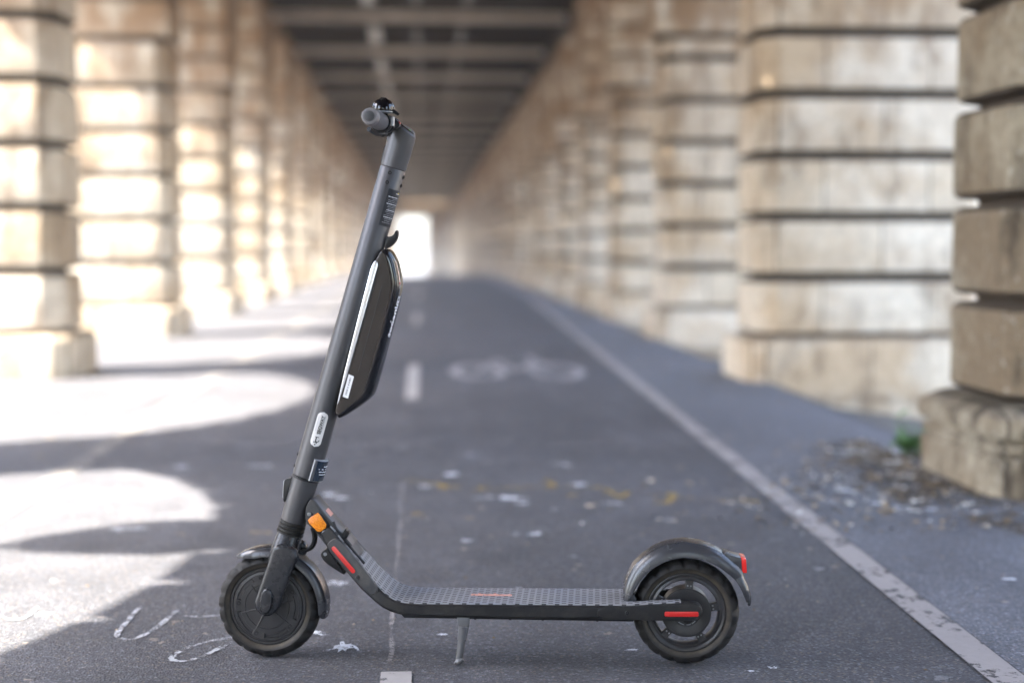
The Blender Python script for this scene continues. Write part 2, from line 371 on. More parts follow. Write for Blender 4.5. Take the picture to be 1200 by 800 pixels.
# pinhole of the photograph: used only to read side-view measurements into a plane of the object itself
cy_, sy_ = math.cos(R(YAW)), math.sin(R(YAW)); cp_, sp_ = math.cos(R(PITCH)), math.sin(R(PITCH))
FW = Vector((sy_*cp_, cy_*cp_, -sp_)); RT = Vector((cy_, -sy_, 0)); UP = RT.cross(FW)
def ray(px, py): return FW*1666.7 + RT*(px-600) - UP*(py-400)
C0 = Vector((0, 0, CAM_H))
class Frame:
    def __init__(s, o, ex, ez, n): s.o, s.ex, s.ez, s.n = Vector(o), ex.normalized(), ez.normalized(), n.normalized()
    def w(s, u, v, off=0.0): return s.o + s.ex*u + s.ez*v + s.n*off
    def p(s, px, py, off=0.0):
        d = ray(px, py); k = ((s.o + s.n*off) - C0).dot(s.n)/d.dot(s.n)
        return C0 + d*k
    def uv(s, px, py, off=0.0):
        q = s.p(px, py, off) - s.o; return (q.dot(s.ex), q.dot(s.ez))
    def prism(s, bm, pts, o1, o0, rnd_=0, bev=0.0, seg=2, meas=None):
        """pts = outline in side-view photo measurements read at offset o1 (near face); extruded to o0"""
        q = [s.uv(x, y, o1 if meas is None else meas) for x, y in pts]
        if rnd_: q = chaikin(q, rnd_)
        s.prism_uv(bm, q, o1, o0, bev, seg)
    def prism_uv(s, bm, q, o1, o0, bev=0.0, seg=2):
        b2 = bmesh.new()
        add_rings(b2, [[s.w(u, v, o1) for u, v in q], [s.w(u, v, o0) for u, v in q]])
        bevel_sharp(b2, bev, seg, 60) if bev else recalc(b2)
        me = bpy.data.meshes.new('tmp'); b2.to_mesh(me); b2.free(); bm.from_mesh(me); bpy.data.meshes.remove(me)
    def lathe(s, bm, c, prof, seg=64, axis='n', mod=None, closed=False, uvl=None):
        """prof = [(radius, offset)]; c = world centre"""
        rings = []
        A = s.n if axis == 'n' else s.ez; X = s.ex; Y = s.ez if axis == 'n' else s.n
        if isinstance(axis, Vector):
            A = axis.normalized(); X = A.orthogonal().normalized(); Y = A.cross(X)
        for k in range(seg):
            a = 2*math.pi*k/seg
            rr = []
            for i, (r, o_) in enumerate(prof):
                if mod: r, o_ = mod(i, k, r, o_)
                rr.append(c + (X*math.cos(a) + Y*math.sin(a))*r + A*o_)
            rings.append(rr)
        vr = [[bm.verts.new(p) for p in r] for r in rings]; n = len(prof)
        ul = bm.loops.layers.uv.verify() if uvl else None
        for k in range(seg):
            a, b_ = vr[k], vr[(k+1) % seg]
            for j in range(n if closed else n-1):
                j2 = (j+1) % n
                f = bm.faces.new((a[j], a[j2], b_[j2], b_[j]))
                if uvl:
                    for lp, (jj, kk) in zip(f.loops, ((j, k), (j2, k), (j2, k+1), (j, k+1))): lp[ul].uv = (uvl[jj], kk/seg)
        if not closed:
            for j in (0, n-1):
                if prof[j][0] > 1e-4: bm.faces.new([vr[k][j] for k in range(seg)])
        bmesh.ops.remove_doubles(bm, verts=bm.verts, dist=1e-6)
        return recalc(bm)

def text_bm(s, size, place, extr=0.0004, bold=0.0, spacing=1.0, align='CENTER'):
    cu = bpy.data.curves.new('t', 'FONT'); cu.body = s; cu.size = size; cu.extrude = extr; cu.offset = bold
    cu.space_character = spacing; cu.align_x = align; cu.align_y = 'CENTER'; cu.resolution_u = 3
    ob = bpy.data.objects.new('t', cu); col.objects.link(ob)
    bpy.context.view_layer.update()
    me = bpy.data.meshes.new_from_object(ob.evaluated_get(bpy.context.evaluated_depsgraph_get()))
    bpy.data.objects.remove(ob); bpy.data.curves.remove(cu)
    bm = bmesh.new(); bm.from_mesh(me); bpy.data.meshes.remove(me)
    for v_ in bm.verts: v_.co = place(v_.co.x, v_.co.y, v_.co.z)
    return recalc(bm)

# ------------------------------------------------------------------ ground, road, markings
def crest(y):
    return 0.0 if y < 34 else (-0.0006*(y-34)**2 if y < 52 else -0.1944-0.0216*(min(y, 170)-52))
def gz(x, y):
    z = crest(y)
    if x > 2.2: z -= 0.10 + 0.16*min(1, (x-2.2)/1.2)
    return z
def sheet(name, xs, ys, mat, dz=0.0, xf=None):
    bm = bmesh.new(); rows = []
    for y in ys:
        rows.append([bm.verts.new(((xf(x, y) if xf else x), y, gz((xf(x, y) if xf else x), y)+dz)) for x in xs])
    for i in range(len(ys)-1):
        for j in range(len(xs)-1): bm.faces.new((rows[i][j], rows[i][j+1], rows[i+1][j+1], rows[i+1][j]))
    return finish(name, recalc(bm), mat, smooth=30)
YS = [-600, -60, -10, 0, 10, 20, 30, 34, 37, 40, 43, 46, 49, 52, 60, 80, 100, 120, 140, 170, 600, 1500]
flare = lambda y: 0.031*(max(-2, min(y, 25))-3.0)
tag(sheet('ground', [-600, -60, -12, -4.6, -2.0, 0, 1.6, 2.19, 2.201, 3.4, 12, 60, 600], YS, M['ground'], -0.004), kind='structure')
ROADY = [-12, -4, 0, 4, 8, 12, 16, 20, 25, 30, 34, 37, 40, 43, 46, 49, 52, 60, 80, 100, 125]
tag(sheet('road', [-2.9, -2, -1, 0, 1, 1.225], ROADY, M['asphalt'], 0.0, lambda x, y: x + (flare(y) if x > 1.2 else 0)), kind='structure')
tag(sheet('pavement', [1.225, 2.195], ROADY, M['asphalt2'], 0.0, lambda x, y: x + (flare(y) if x < 1.3 else 0)), kind='structure')

def strip(name, pts, w, mat, dz=0.004, taper=False, jitter=0.0):
    """flat painted stroke following ground points"""
    bm = bmesh.new(); L = []; n = len(pts)
    for i, (x, y) in enumerate(pts):
        a = Vector(pts[max(i-1, 0)]); b_ = Vector(pts[min(i+1, n-1)]); d = (b_-a).normalized()
        nx, ny = -d.y, d.x
        ww = w*(0.5 + rnd.uniform(-jitter, jitter))
        if taper: ww *= max(0.15, math.sin(math.pi*(i+0.5)/n)**0.5)
        L.append((bm.verts.new((x-nx*ww, y-ny*ww, crest(y)+dz)), bm.verts.new((x+nx*ww, y+ny*ww, crest(y)+dz))))
    for i in range(n-1): bm.faces.new((L[i][0], L[i+1][0], L[i+1][1], L[i][1]))
    return finish(name, recalc(bm), mat, smooth=0)
def G2(px, py):
    d = ray(px, py); k = -CAM_H/d.z; return (d.x*k, d.y*k)
ys = [i*0.5 for i in range(2, 60)] + [31, 34, 37, 40, 43, 46, 49, 52, 60, 80, 110]
tag(strip('lane_line', [(1.195+flare(y)*1.0 - 0.02, y) for y in ys if y < 5.5 or y > 6.1], 0.082, M['line'], jitter=0.02), kind='structure')
tag(strip('lane_line', [(-1.36, y) for y in ys], 0.09, M['line_left'], jitter=0.02), kind='structure')
for k, (a, b_) in enumerate(((0.9, 2.845), (8.0, 10.35), (15.8, 18.2), (23.4, 26.0), (31, 33.5), (39, 41))):
    tag(strip('centre_dash', [(-0.053, a + (b_-a)*i/6) for i in range(7)], 0.062 if k == 0 else 0.075, M['line_centre']), kind='structure')
tag(strip('setting_out_line', [(-0.068+0.003*math.sin(i*1.3), 2.9+i*0.1) for i in range(0, 24)], 0.011, M['thin'], 0.003), kind='structure')
tag(strip('cross_line', [(-1.1+i*0.1, 6.28-0.004*i+0.01*math.sin(i)) for i in range(0, 27)], 0.05, M['thin'], 0.003), kind='structure')
# bicycle symbol painted in the right lane
def bike():
    bm = bmesh.new(); cx, y0 = 0.66, 9.15
    def P(u, v): return Vector((cx+u, y0+v*2.5, 0.0036))
    def seg(a, b_, w=0.05):
        a, b_ = Vector(a), Vector(b_); d = (b_-a); d2 = Vector((d.x, d.y*2.5)).normalized()
        nx, ny = -d2.y*w/2, d2.x*w/2/2.5
        bm.faces.new([bm.verts.new(P(*q)) for q in ((a.x-nx, a.y-ny), (b_.x-nx, b_.y-ny), (b_.x+nx, b_.y+ny), (a.x+nx, a.y+ny))])
    for c in (-0.27, 0.27):
        n = 24
        o1 = [bm.verts.new(P(c+0.20*math.cos(2*math.pi*i/n), 0.25+0.25*math.sin(2*math.pi*i/n))) for i in range(n)]
        o2 = [bm.verts.new(P(c+0.13*math.cos(2*math.pi*i/n), 0.25+0.17*math.sin(2*math.pi*i/n))) for i in range(n)]
        for i in range(n): bm.faces.new((o1[i], o1[(i+1) % n], o2[(i+1) % n], o2[i]))
    for a, b_ in (((-0.27, 0.25), (-0.1, 0.62)), ((-0.1, 0.62), (0.2, 0.62)), ((0.2, 0.62), (0.0, 0.25)), ((0.0, 0.25), (-0.1, 0.62)), ((-0.27, 0.25), (0.0, 0.25)), ((0.27, 0.25), (0.17, 0.78)), ((0.17, 0.78), (0.28, 0.8)), ((-0.17, 0.7), (-0.03, 0.7))):
        seg(a, b_)
    return finish('bicycle_symbol', recalc(bm), M['picto'], smooth=0)
tag(bike(), kind='structure')
# chalk scribbles and splashes round the front wheel, read off the asphalt
def scribble(name, pts, w, mat, n=6, jitter=0.15, dz=0.0030):
    q = spline([Vector((*G2(*p), 0)) for p in pts], n)
    return tag(strip(name, [(a.x, a.y) for a in q], w, mat, dz, jitter=jitter), kind='structure')
scribble('chalk_mark', [(169, 711), (160, 716), (150, 728), (138, 742), (140, 748), (152, 750), (168, 745), (185, 735), (200, 722), (214, 710)], 0.012, M['chalk'])
scribble('chalk_mark', [(272, 748), (252, 751), (228, 757), (208, 766), (201, 773), (212, 776), (232, 772), (250, 764), (272, 753)], 0.012, M['chalk'], dz=0.0034)
scribble('chalk_mark', [(215, 722), (235, 723), (262, 721)], 0.008, M['chalk'], dz=0.0022)
scribble('chalk_mark', [(367, 741), (376, 743), (383, 745)], 0.02, M['splat'])
scribble('chalk_mark', [(0, 722), (14, 727), (30, 724), (44, 712)], 0.012, M['chalk'])
def splash(name, px, py, w, h, mat, spikes, seed, dz):
    r_ = random.Random(seed); cx, cy2 = G2(px, py); bm = bmesh.new(); n = spikes*4
    vs = []
    for i in range(n):
        a = 2*math.pi*i/n; k = 0.45 + 0.75*r_.random()**2 if i % 2 else 0.35+0.2*r_.random()
        vs.append(bm.verts.new((cx+math.cos(a)*w*k, cy2+math.sin(a)*h*k, dz)))
    c = bm.verts.new((cx, cy2, dz))
    for i in range(n): bm.faces.new((vs[i], vs[(i+1) % n], c))
    return tag(finish(name, recalc(bm), mat, smooth=0), kind='structure')
splash('paint_splash', 402, 759, 0.036, 0.045, M['splat'], 6, 3, 0.0034)
scribble('chalk_mark', [(378, 764), (390, 762), (402, 758), (401, 753)], 0.006, M['splat'], dz=0.0040)
scribble('chalk_mark', [(404, 757), (414, 758), (420, 764)], 0.006, M['splat'], dz=0.0044)
for i, (x, y, w, h, mt) in enumerate(((597, 584, .07, .05, 'splat'), (530, 556, .05, .05, 'splat'), (612, 590, .05, .03, 'splat'), (680, 568, .05, .04, 'splat'), (720, 590, .06, .04, 'chalk'),
        (570, 583, .06, .04, 'chalk'), (497, 570, .05, .04, 'chalk'), (603, 626, .03, .03, 'chalk'), (628, 626, .03, .03, 'splat'), (545, 634, .03, .02, 'splat'), (660, 545, .08, .06, 'chalk'),
        (1028, 590, .05, .03, 'splat'), (975, 589, .06, .05, 'chalk'), (1182, 679, .04, .02, 'splat'), (1060, 595, .05, .04, 'splat'), (1092, 597, .04, .03, 'splat'), (990, 575, .05, .05, 'splat'),
        (400, 584, .05, .03, 'splat'), (384, 580, .04, .03, 'splat'), (520, 744, .02, .01, 'splat'), (880, 787, .02, .01, 'splat'), (905, 783, .02, .01, 'splat'), (742, 762, .02, .01, 'splat'), (608, 690, .02, .02, 'chalk'),
        (395, 684, .05, .06, 'chalk'), (155, 620, .1, .06, 'chalk'))):
    splash('road_spot', x, y, w, h, M[mt], 4, 50+i, 0.0026)
for i, pts in enumerate(([(640, 562), (648, 571), (640, 574)], [(700, 570), (716, 577), (728, 583), (736, 577)], [(786, 578), (787, 584), (778, 590), (768, 588)], [(515, 566), (522, 573)], [(560, 573), (572, 571)],
        [(660, 582), (676, 580)], [(470, 562), (500, 566), (530, 570), (560, 574), (640, 570), (700, 572), (780, 582), (870, 586)], [(484, 602), (498, 604)], [(870, 586), (892, 588)])):
    scribble('yellow_chalk_mark', pts, 0.028 if i != 6 else 0.012, M['chalk_y'], 5, 0.3, 0.0024)
tag(strip('kerb_seam', [(2.188, y*0.5) for y in range(8, 30)], 0.014, M['seam'], 0.004), kind='structure')

# ------------------------------------------------------------------ arcades
PITCH_Y = 4.2
def plan(xa, xb, d, ch, ins, mirror):
    """chamfered rectangle, xa = road side (0), xb = outer side, centred in y"""
    x0, x1 = xa+ins, xb-ins; y0, y1 = -d/2+ins, d/2-ins
    c = ch*0.9 if ins else ch
    q = [(x0, y0+c), (x0, y1-c), (x0+c, y1), (x1-c, y1), (x1, y1-c), (x1, y0+c), (x1-c, y0), (x0+c, y0)]
    q2 = []
    for i in range(8):                      # small rounding of each arris
        a, b_, c_ = Vector(q[i-1]), Vector(q[i]), Vector(q[(i+1) % 8])
        for p in (a, c_):
            pass
        r1 = min(0.03, (a-b_).length*0.3); r2 = min(0.03, (c_-b_).length*0.3)
        q2.append(b_ + (a-b_).normalized()*r1); q2.append(b_*0.7 + (b_ + (a-b_).normalized()*r1)*0.15 + (b_+(c_-b_).normalized()*r2)*0.15); q2.append(b_ + (c_-b_).normalized()*r2)
    return [(mirror*p.x, p.y) for p in q2]
def pier_meshes(mirror, width, depth, ch, pitch, base_h, top, seed, moulded, vjoint, ztop_extra=0):
    r_ = random.Random(seed)
    bm = bmesh.new(); rings = []; z = base_h
    while z < top-0.05:
        z1 = min(z+pitch, top) if top-(z+pitch) > 0.1 else top
        j = r_.uniform(-0.006, 0.006)
        for ins, zz in ((.075, z), (.075, z+.010), (.036, z+.013), (.017, z+.020), (.005, z+.034), (0, z+.055), (0, z1-.055), (.005, z1-.034), (.017, z1-.020), (.036, z1-.013), (.075, z1-.010), (.075, z1)):
            rings.append([Vector((x, y, zz)) for x, y in plan(j, width, depth, ch, ins, mirror)])
        z = z1
    add_rings(bm, rings, True, True); recalc(bm)
    shaft = bm
    bm = bmesh.new()
    if moulded: prof = [(-.075, -.6), (-.075, .005), (-.080, .13), (-.068, .138), (-.056, .150), (-.075, .156), (-.075, .178), (-.056, .184), (-.05, .198), (-.080, .206), (-.088, .225), (-.085, .272), (-.06, .290), (-.03, base_h-.002), (0.10, base_h-.001)]
    else: prof = [(-.075, -.6), (-.075, .02), (-.075, base_h-.06), (-.068, base_h-.025), (-.05, base_h-.006), (0.10, base_h-.001)]
    add_rings(bm, [[Vector((x, y, zz)) for x, y in plan(0, width, depth, ch, ins, mirror)] for ins, zz in prof], True, True); recalc(bm)
    return shaft, bm
SPR = 2.80; RA = 1.725; CROWN = SPR + RA
def arch_meshes(mirror, width, seed):
    """round arch of wedge stones from one pier centre to the next, with a solid core behind the joints"""
    top = 5.5; hw = PITCH_Y/2
    def out(a):                              # where the radial line meets the rectangle
        c, s_ = math.cos(a), math.sin(a)
        k = min(hw/abs(c) if abs(c) > 1e-6 else 1e9, (top-SPR)/s_ if s_ > 1e-6 else 1e9); return (c*k, SPR+s_*k)
    bm = bmesh.new(); n = 15; gap = 0.010
    for k in range(n):
        a0 = math.pi*k/n + gap; a1 = math.pi*(k+1)/n - gap
        pts = [(RA*math.cos(a0+(a1-a0)*i/3), SPR+RA*math.sin(a0+(a1-a0)*i/3)) for i in range(4)]
        q1, q0 = out(a1), out(a0)
        pts.append(q1)
        for cxn in (hw, -hw):                # corner of the rectangle inside the wedge
            ac = math.atan2(top-SPR, cxn)
            if a0 < ac < a1: pts.append((cxn, top))
        pts.append(q0)
        b2 = bmesh.new()
        add_rings(b2, [[Vector((mirror*0.0, y, z)) for y, z in pts], [Vector((mirror*width, y, z)) for y, z in pts]])
        bevel_sharp(b2, 0.018, 1, 50)
        me = bpy.data.meshes.new('tmp'); b2.to_mesh(me); b2.free(); bm.from_mesh(me); bpy.data.meshes.remove(me)
    ring = bm
    core = bmesh.new(); m_ = 24
    inner = [((RA+0.05)*math.cos(math.pi*i/m_), SPR+0.01+(RA+0.05)*math.sin(math.pi*i/m_)) for i in range(m_+1)]
    for i in range(m_):
        (y0, z0), (y1, z1) = inner[i], inner[i+1]
        o0, o1 = out(max(1e-3, math.pi*i/m_)), out(min(math.pi-1e-3, math.pi*(i+1)/m_))
        pts = [(y0, z0), (y1, z1), (o1[0]*0.999, o1[1]-0.01), (o0[0]*0.999, o0[1]-0.01)]
        a, b_ = math.pi*i/m_, math.pi*(i+1)/m_
        for cxn in (hw, -hw):
            ac = math.atan2(top-SPR, cxn)
            if a < ac < b_: pts.insert(3, (cxn*0.999, top-0.01))
        add_rings(core, [[Vector((mirror*0.06, y, z)) for y, z in pts], [Vector((mirror*(width-0.06), y, z)) for y, z in pts]])
    recalc(core)
    return ring, core
ORD = ['first', 'second', 'third', 'fourth', 'fifth', 'sixth', 'seventh', 'eighth', 'ninth', 'tenth', 'eleventh', 'twelfth', 'thirteenth', 'fourteenth', 'fifteenth', 'sixteenth', 'seventeenth',
       'eighteenth', 'nineteenth', 'twentieth', 'twenty-first', 'twenty-second', 'twenty-third', 'twenty-fourth', 'twenty-fifth', 'twenty-sixth', 'twenty-seventh', 'twenty-eighth', 'twenty-ninth', 'thirtieth']
PW, PD, PWR = 1.2, 0.75, 1.47
def mesh_shaft(bm, mat, name):
    # faces lying in the recess between courses are the dark joint
    bm.normal_update()
    me = bpy.data.meshes.new(name)
    for f in bm.faces:
        vz = [v_.co.z for v_ in f.verts]
        if max(vz)-min(vz) < 0.0145: f.material_index = 1
    bm.to_mesh(me); bm.free(); me.materials.append(mat); me.materials.append(M['joint']); me.shade_smooth(); me.set_sharp_from_angle(angle=R(24)); return me
def mesh_of(bm, mat, name):
    me = bpy.data.meshes.new(name); bm.to_mesh(me); bm.free(); me.materials.append(mat); me.shade_smooth(); me.set_sharp_from_angle(angle=R(38)); return me
def ob(name, me, parent):
    o = bpy.data.objects.new(name, me); col.objects.link(o); o.parent = parent; return o
L_FACE = -2.34
r_face = lambda y: 2.03 + 0.026*(max(4, min(y, 24))-5.09)
sl, bl = pier_meshes(-1, PW, PD, .125, .412, .287, SPR-0.003, 5, False, True)
sr, br = pier_meshes(1, PWR, PD, .125, .386, .278, SPR-0.003, 6, False, True)
sn, bn = pier_meshes(1, PWR, PD, .125, .357, .312, SPR-0.003, 9, True, True)
me_sl, me_bl = mesh_shaft(sl, M['stone_l'], 'left_shaft'), mesh_of(bl, M['stone_l'], 'left_plinth')
me_sr, me_br = mesh_shaft(sr, M['stone_r'], 'right_shaft'), mesh_of(br, M['stone_r'], 'right_plinth')
me_sn, me_bn = mesh_shaft(sn, M['stone_near'], 'near_shaft'), mesh_of(bn, M['stone_near'], 'near_plinth')
al, alc = arch_meshes(-1, PW, 1); ar, arc_ = arch_meshes(1, PWR, 2)
me_al, me_alc = mesh_of(al, M['stone_l'], 'left_arch'), mesh_of(alc, M['joint'], 'left_core')
me_ar, me_arc = mesh_of(ar, M['stone_r'], 'right_arch'), mesh_of(arc_, M['joint'], 'right_core')
LY0, RY0 = 9.80, 5.09
NL = 26
def arch(side, x, y, label):
    e = empty('stone_arch', (x, y, 0), label, 'arch', 'round arches of the viaduct arcades')
    ob('arch_stones', me_al if side < 0 else me_ar, e); ob('infill_wall', me_alc if side < 0 else me_arc, e)
lefts = [(LY0 + PITCH_Y*k) for k in range(-7, NL)]
vis = 0
for y in lefts:
    if y > 9: vis += 1
    if y > 9:
        lab = {1: 'sunlit rusticated stone pier at the left picture edge, nearest of the left row', 2: 'white sunlit stone pier just behind the nearest left pier',}.get(vis, '%s stone pier from the front in the left row' % ORD[vis-1])
    else: lab = 'stone pier of the left row standing beside and behind the camera'
    e = empty('stone_pier', (L_FACE, y, crest(y)*0), lab, 'pier', 'rusticated stone piers of the left row')
    ob('shaft', me_sl, e)
    b_ = ob('plinth', me_bl, e)
    if y > 40: b_.scale = (1, 1, 1); b_.location = (0, 0, 0)
    arch(-1, L_FACE, y + PITCH_Y/2, 'arch of the left row springing past the %s pier' % (ORD[vis-1] if vis else 'unseen near'))
vis = 0
for k in range(-6, NL+1):
    y = RY0 + PITCH_Y*k; x = r_face(y)
    if y > 4: vis += 1
    if y > 4:
        lab = {1: 'dark weathered stone pier at the right picture edge with moulded base, nearest the camera', 2: 'broad pale stone pier standing just behind the dark weathered right pier'}.get(vis, '%s stone pier from the front in the right row' % ORD[vis-1])
    else: lab = 'stone pier of the right row standing beside and behind the camera'
    e = empty('stone_pier', (x, y, 0), lab, 'pier', 'rusticated stone piers of the right row')
    ob('shaft', me_sn if k == 0 else me_sr, e); ob('plinth', me_bn if k == 0 else me_br, e)
    arch(1, x, y + PITCH_Y/2, 'arch of the right row springing past the %s pier' % (ORD[vis-1] if vis else 'unseen near'))

# far foundations: the ground falls behind the crest, piers keep standing on it
def downto():
    for o in list(col.objects):
        if o.name.startswith('stone_pier') and o.location.y > 34:
            for ch_ in o.children:
                if ch_.name.startswith('plinth'):
                    d = crest(o.location.y)
                    top = ch_.data.vertices and max(v_.co.z for v_ in ch_.data.vertices)
                    s_ = (top - (d-0.6))/(top+0.6); ch_.scale = (1, 1, s_); ch_.location.z = top*(1-s_)
downto()

# ------------------------------------------------------------------ viaduct deck overhead
DZ = 4.62; YD0, YD1 = -20.0, 118.6
deck = empty('viaduct_deck', (0, 10, DZ), 'dark steel underside of the railway viaduct with cross beams overhead', 'bridge deck')
bm = bmesh.new()
HX, HW, HL = 0.43, 0.05, 0.11
holes = []
for k in range(0, NL):
    yk = RY0 + PITCH_Y*k - PD/2 + 0.10 - (r_face(RY0+PITCH_Y*k)+0.06-HX)*math.tan(R(SUN_AZ))
    holes.append(yk)
def slab(x0, x1, y0, y1): add_box(bm, (x0, y0, DZ), (x1, y1, DZ+0.12))
slab(-2.52, HX-HW, YD0, YD1); slab(HX+HW, 2.62, YD0, YD1)
yy = YD0
for hy in holes[1:]:
    slab(HX-HW, HX+HW, yy, hy-HL/2); yy = hy+HL/2
slab(HX-HW, HX+HW, yy, YD1)
bmesh.ops.remove_doubles(bm, verts=bm.verts, dist=1e-5)
finish('deck_slab', recalc(bm), M['slab'], deck, smooth=0)
for s_ in (-1, 1):
    bm = bmesh.new(); add_box(bm, (s_*2.44-0.07, YD0, DZ-0.20), (s_*2.44+0.07, YD1, DZ-0.003)); finish('edge_girder', recalc(bm), M['edge'], deck, smooth=0)
bm = bmesh.new()
for a, b_, z0, z1 in ((-2.36, 2.36, DZ-0.14, DZ-0.128), (-2.36, 2.36, DZ-0.02, DZ-0.002)): add_box(bm, (a, -0.06, z0), (b_, 0.06, z1))
add_box(bm, (-2.36, -0.012, DZ-0.128), (2.36, 0.012, DZ-0.02))
me_cb = mesh_of(recalc(bm), M['beam'], 'cross_beam')
bm = bmesh.new(); add_box(bm, (-2.36, -0.03, DZ-0.09), (2.36, 0.03, DZ-0.002)); me_cb2 = mesh_of(recalc(bm), M['slab'], 'cross_rib')
k = 0; y = 2.3-PITCH_Y*5
while y < YD1:
    o = ob('cross_beam', me_cb, deck); o.location = Vector((0, y, 0)) - Vector((0, 10, DZ))
    o = ob('cross_rib', me_cb2, deck); o.location = Vector((0, y+PITCH_Y/2, 0)) - Vector((0, 10, DZ))
    y += PITCH_Y
M['beam3'] = steelm('beam_dull', (0.30, 0.28, 0.26), 0.2)
for x, w, mt_ in ((-0.78, 0.085, 'beam2'), (-0.05, 0.05, 'beam3'), (0.72, 0.05, 'beam3')):
    bm = bmesh.new(); add_box(bm, (-w, -0.85, -0.10), (w, 0.85, -0.003)); me_rb = mesh_of(recalc(bm), M[mt_], 'rail_bearer')
    yb = 2.3-PITCH_Y*5+PITCH_Y/2
    while yb < YD1-5:
        o = ob('rail_bearer', me_rb, deck); o.location = Vector((x, yb-10, 0)); yb += PITCH_Y
# ------------------------------------------------------------------ far end
YE = 118.7
end = empty('end_wall', (0, YE, crest(YE)), 'pale stone end wall with bright openings at the far end of the arcade', 'wall')
def wall_with(bm, x0, x1, z0, z1, ops, y0, y1):
    xs = sorted({x0, x1, *[o_[0] for o_ in ops], *[o_[1] for o_ in ops]})
    for i in range(len(xs)-1):
        a, b_ = xs[i], xs[i+1]; op = [o_ for o_ in ops if o_[0] <= a and o_[1] >= b_]
        if op: add_box(bm, (a, y0, op[0][2]), (b_, y1, z1))
        else: add_box(bm, (a, y0, z0), (b_, y1, z1))
bm = bmesh.new(); zg = crest(YE)-0.5
wall_with(bm, -4, 5, zg, 5.6, [(-1.75, 0.50, 3.2)], YE, YE+0.8)
bmesh.ops.remove_doubles(bm, verts=bm.verts, dist=1e-4)
finish('wall', recalc(bm), M['stone_r'], end, smooth=0)
M['facade'] = plain('pinkish_render', (0.42, 0.30, 0.25), 0.85, bstr=0)
M['facade2'] = plain('cream_render', (0.50, 0.46, 0.40), 0.85, bstr=0)
M['roof'] = plain('zinc_roof', (0.20, 0.23, 0.28), 0.5, bstr=0)
M['glass'] = plain('window_glass', (0.03, 0.04, 0.05), 0.1, bstr=0)
def building(x0, x1, y0, y1, h, mat, label, face):
    z0 = crest(y0)-0.5 if abs(x0) < 20 else gz(5, y0)-0.5
    e = empty('building', ((x0+x1)/2, (y0+y1)/2, z0), label, 'building')
    bm = bmesh.new(); add_box(bm, (x0, y0, z0), (x1, y1, z0+h)); finish('wall', recalc(bm), mat, e, smooth=0)
    bm = bmesh.new()
    rr = [[Vector((x0-.2, y0-.2, z0+h+.003)), Vector((x1+.2, y0-.2, z0+h+.003)), Vector((x1+.2, y1+.2, z0+h+.003)), Vector((x0-.2, y1+.2, z0+h+.003))],
          [Vector((x0+1.4, y0+1.4, z0+h+3)), Vector((x1-1.4, y0+1.4, z0+h+3)), Vector((x1-1.4, y1-1.4, z0+h+3)), Vector((x0+1.4, y1-1.4, z0+h+3))]]
    add_rings(bm, rr); finish('roof', recalc(bm), M['roof'], e, smooth=0)
    bmw = bmesh.new(); wx = None
    zz = z0+1.6
    wins = []
    while zz < z0+h-2:
        if face == 'y': a = x0+1.0
        else: a = y0+1.0
        lim = (x1 if face == 'y' else y1) - 1.6
        while a < lim:
            wins.append((a, zz)); a += 2.6
        zz += 3.1
    wins = wins[:90]
    base = None
    for a, z_ in wins:
        if base is None:
            bw = bmesh.new()
            if face == 'y': add_box(bw, (0, -0.05, 0), (1.1, 0.05, 1.9))
            else: add_box(bw, (-0.05, 0, 0), (0.05, 1.1, 1.9))
            base = mesh_of(recalc(bw), M['glass'], 'window')
        o = ob('window', base, e)
        p = Vector((a, y0, z_)) if face == 'y' else Vector((x1 if face == '+x' else x0, a, z_))
        o.location = p - e.location
    bmw.free()
building(2.2, 26, 200, 214, 12, M['facade'], 'pinkish building far beyond the end of the arcade', 'y')
building(-44, -32, 6, 34, 17, M['facade2'], 'cream apartment house across the street left of the arcade', '+x')
building(-45, -32, 36, 70, 19, M['facade'], 'rose apartment house across the street left of the arcade', '+x')
building(36, 48, -6, 26, 18, M['facade2'], 'cream apartment house across the street right of the arcade', '-x')
building(36, 49, 28, 66, 16, M['facade'], 'rose apartment house across the street right of the arcade', '-x')

# street lamp on the sunny side, its shadow falls through the arch
lx, ly = -5.2, 3.15
lamp = empty('street_lamp', (lx, ly, -0.004), 'tall slender green street lamp standing outside the left arcade', 'street lamp')
M['lamp_green'] = plain('lamp_green_iron', (0.03, 0.06, 0.05), 0.5)
M['frost'] = plain('frosted_glass', (0.6, 0.6, 0.58), 0.4)
bm = bmesh.new(); add_tube(bm, [(lx, ly, 0), (lx, ly, 0.5), (lx, ly, 0.55), (lx, ly, 6.5)], [0.11, 0.10, 0.05, 0.03], 14); finish('pole', recalc(bm), M['lamp_green'], lamp)
bm = bmesh.new(); Frame((lx, ly, 6.5), Vector((1, 0, 0)), Vector((0, 0, 1)), Vector((0, -1, 0))).lathe(bm, Vector((lx, ly, 6.5)), [(0.0, 0), (0.14, 0.0), (0.26, 0.45), (0.26, 0.5), (0.0, 0.5)], 12, 'ez'); finish('lantern', bm, M['frost'], lamp)
bm = bmesh.new(); Frame((lx, ly, 7.0), Vector((1, 0, 0)), Vector((0, 0, 1)), Vector((0, -1, 0))).lathe(bm, Vector((lx, ly, 7.003)), [(0.0, 0), (0.23, 0.0), (0.16, 0.14), (0.03, 0.2), (0.0, 0.32)], 12, 'ez'); finish('cap', bm, M['lamp_green'], lamp)

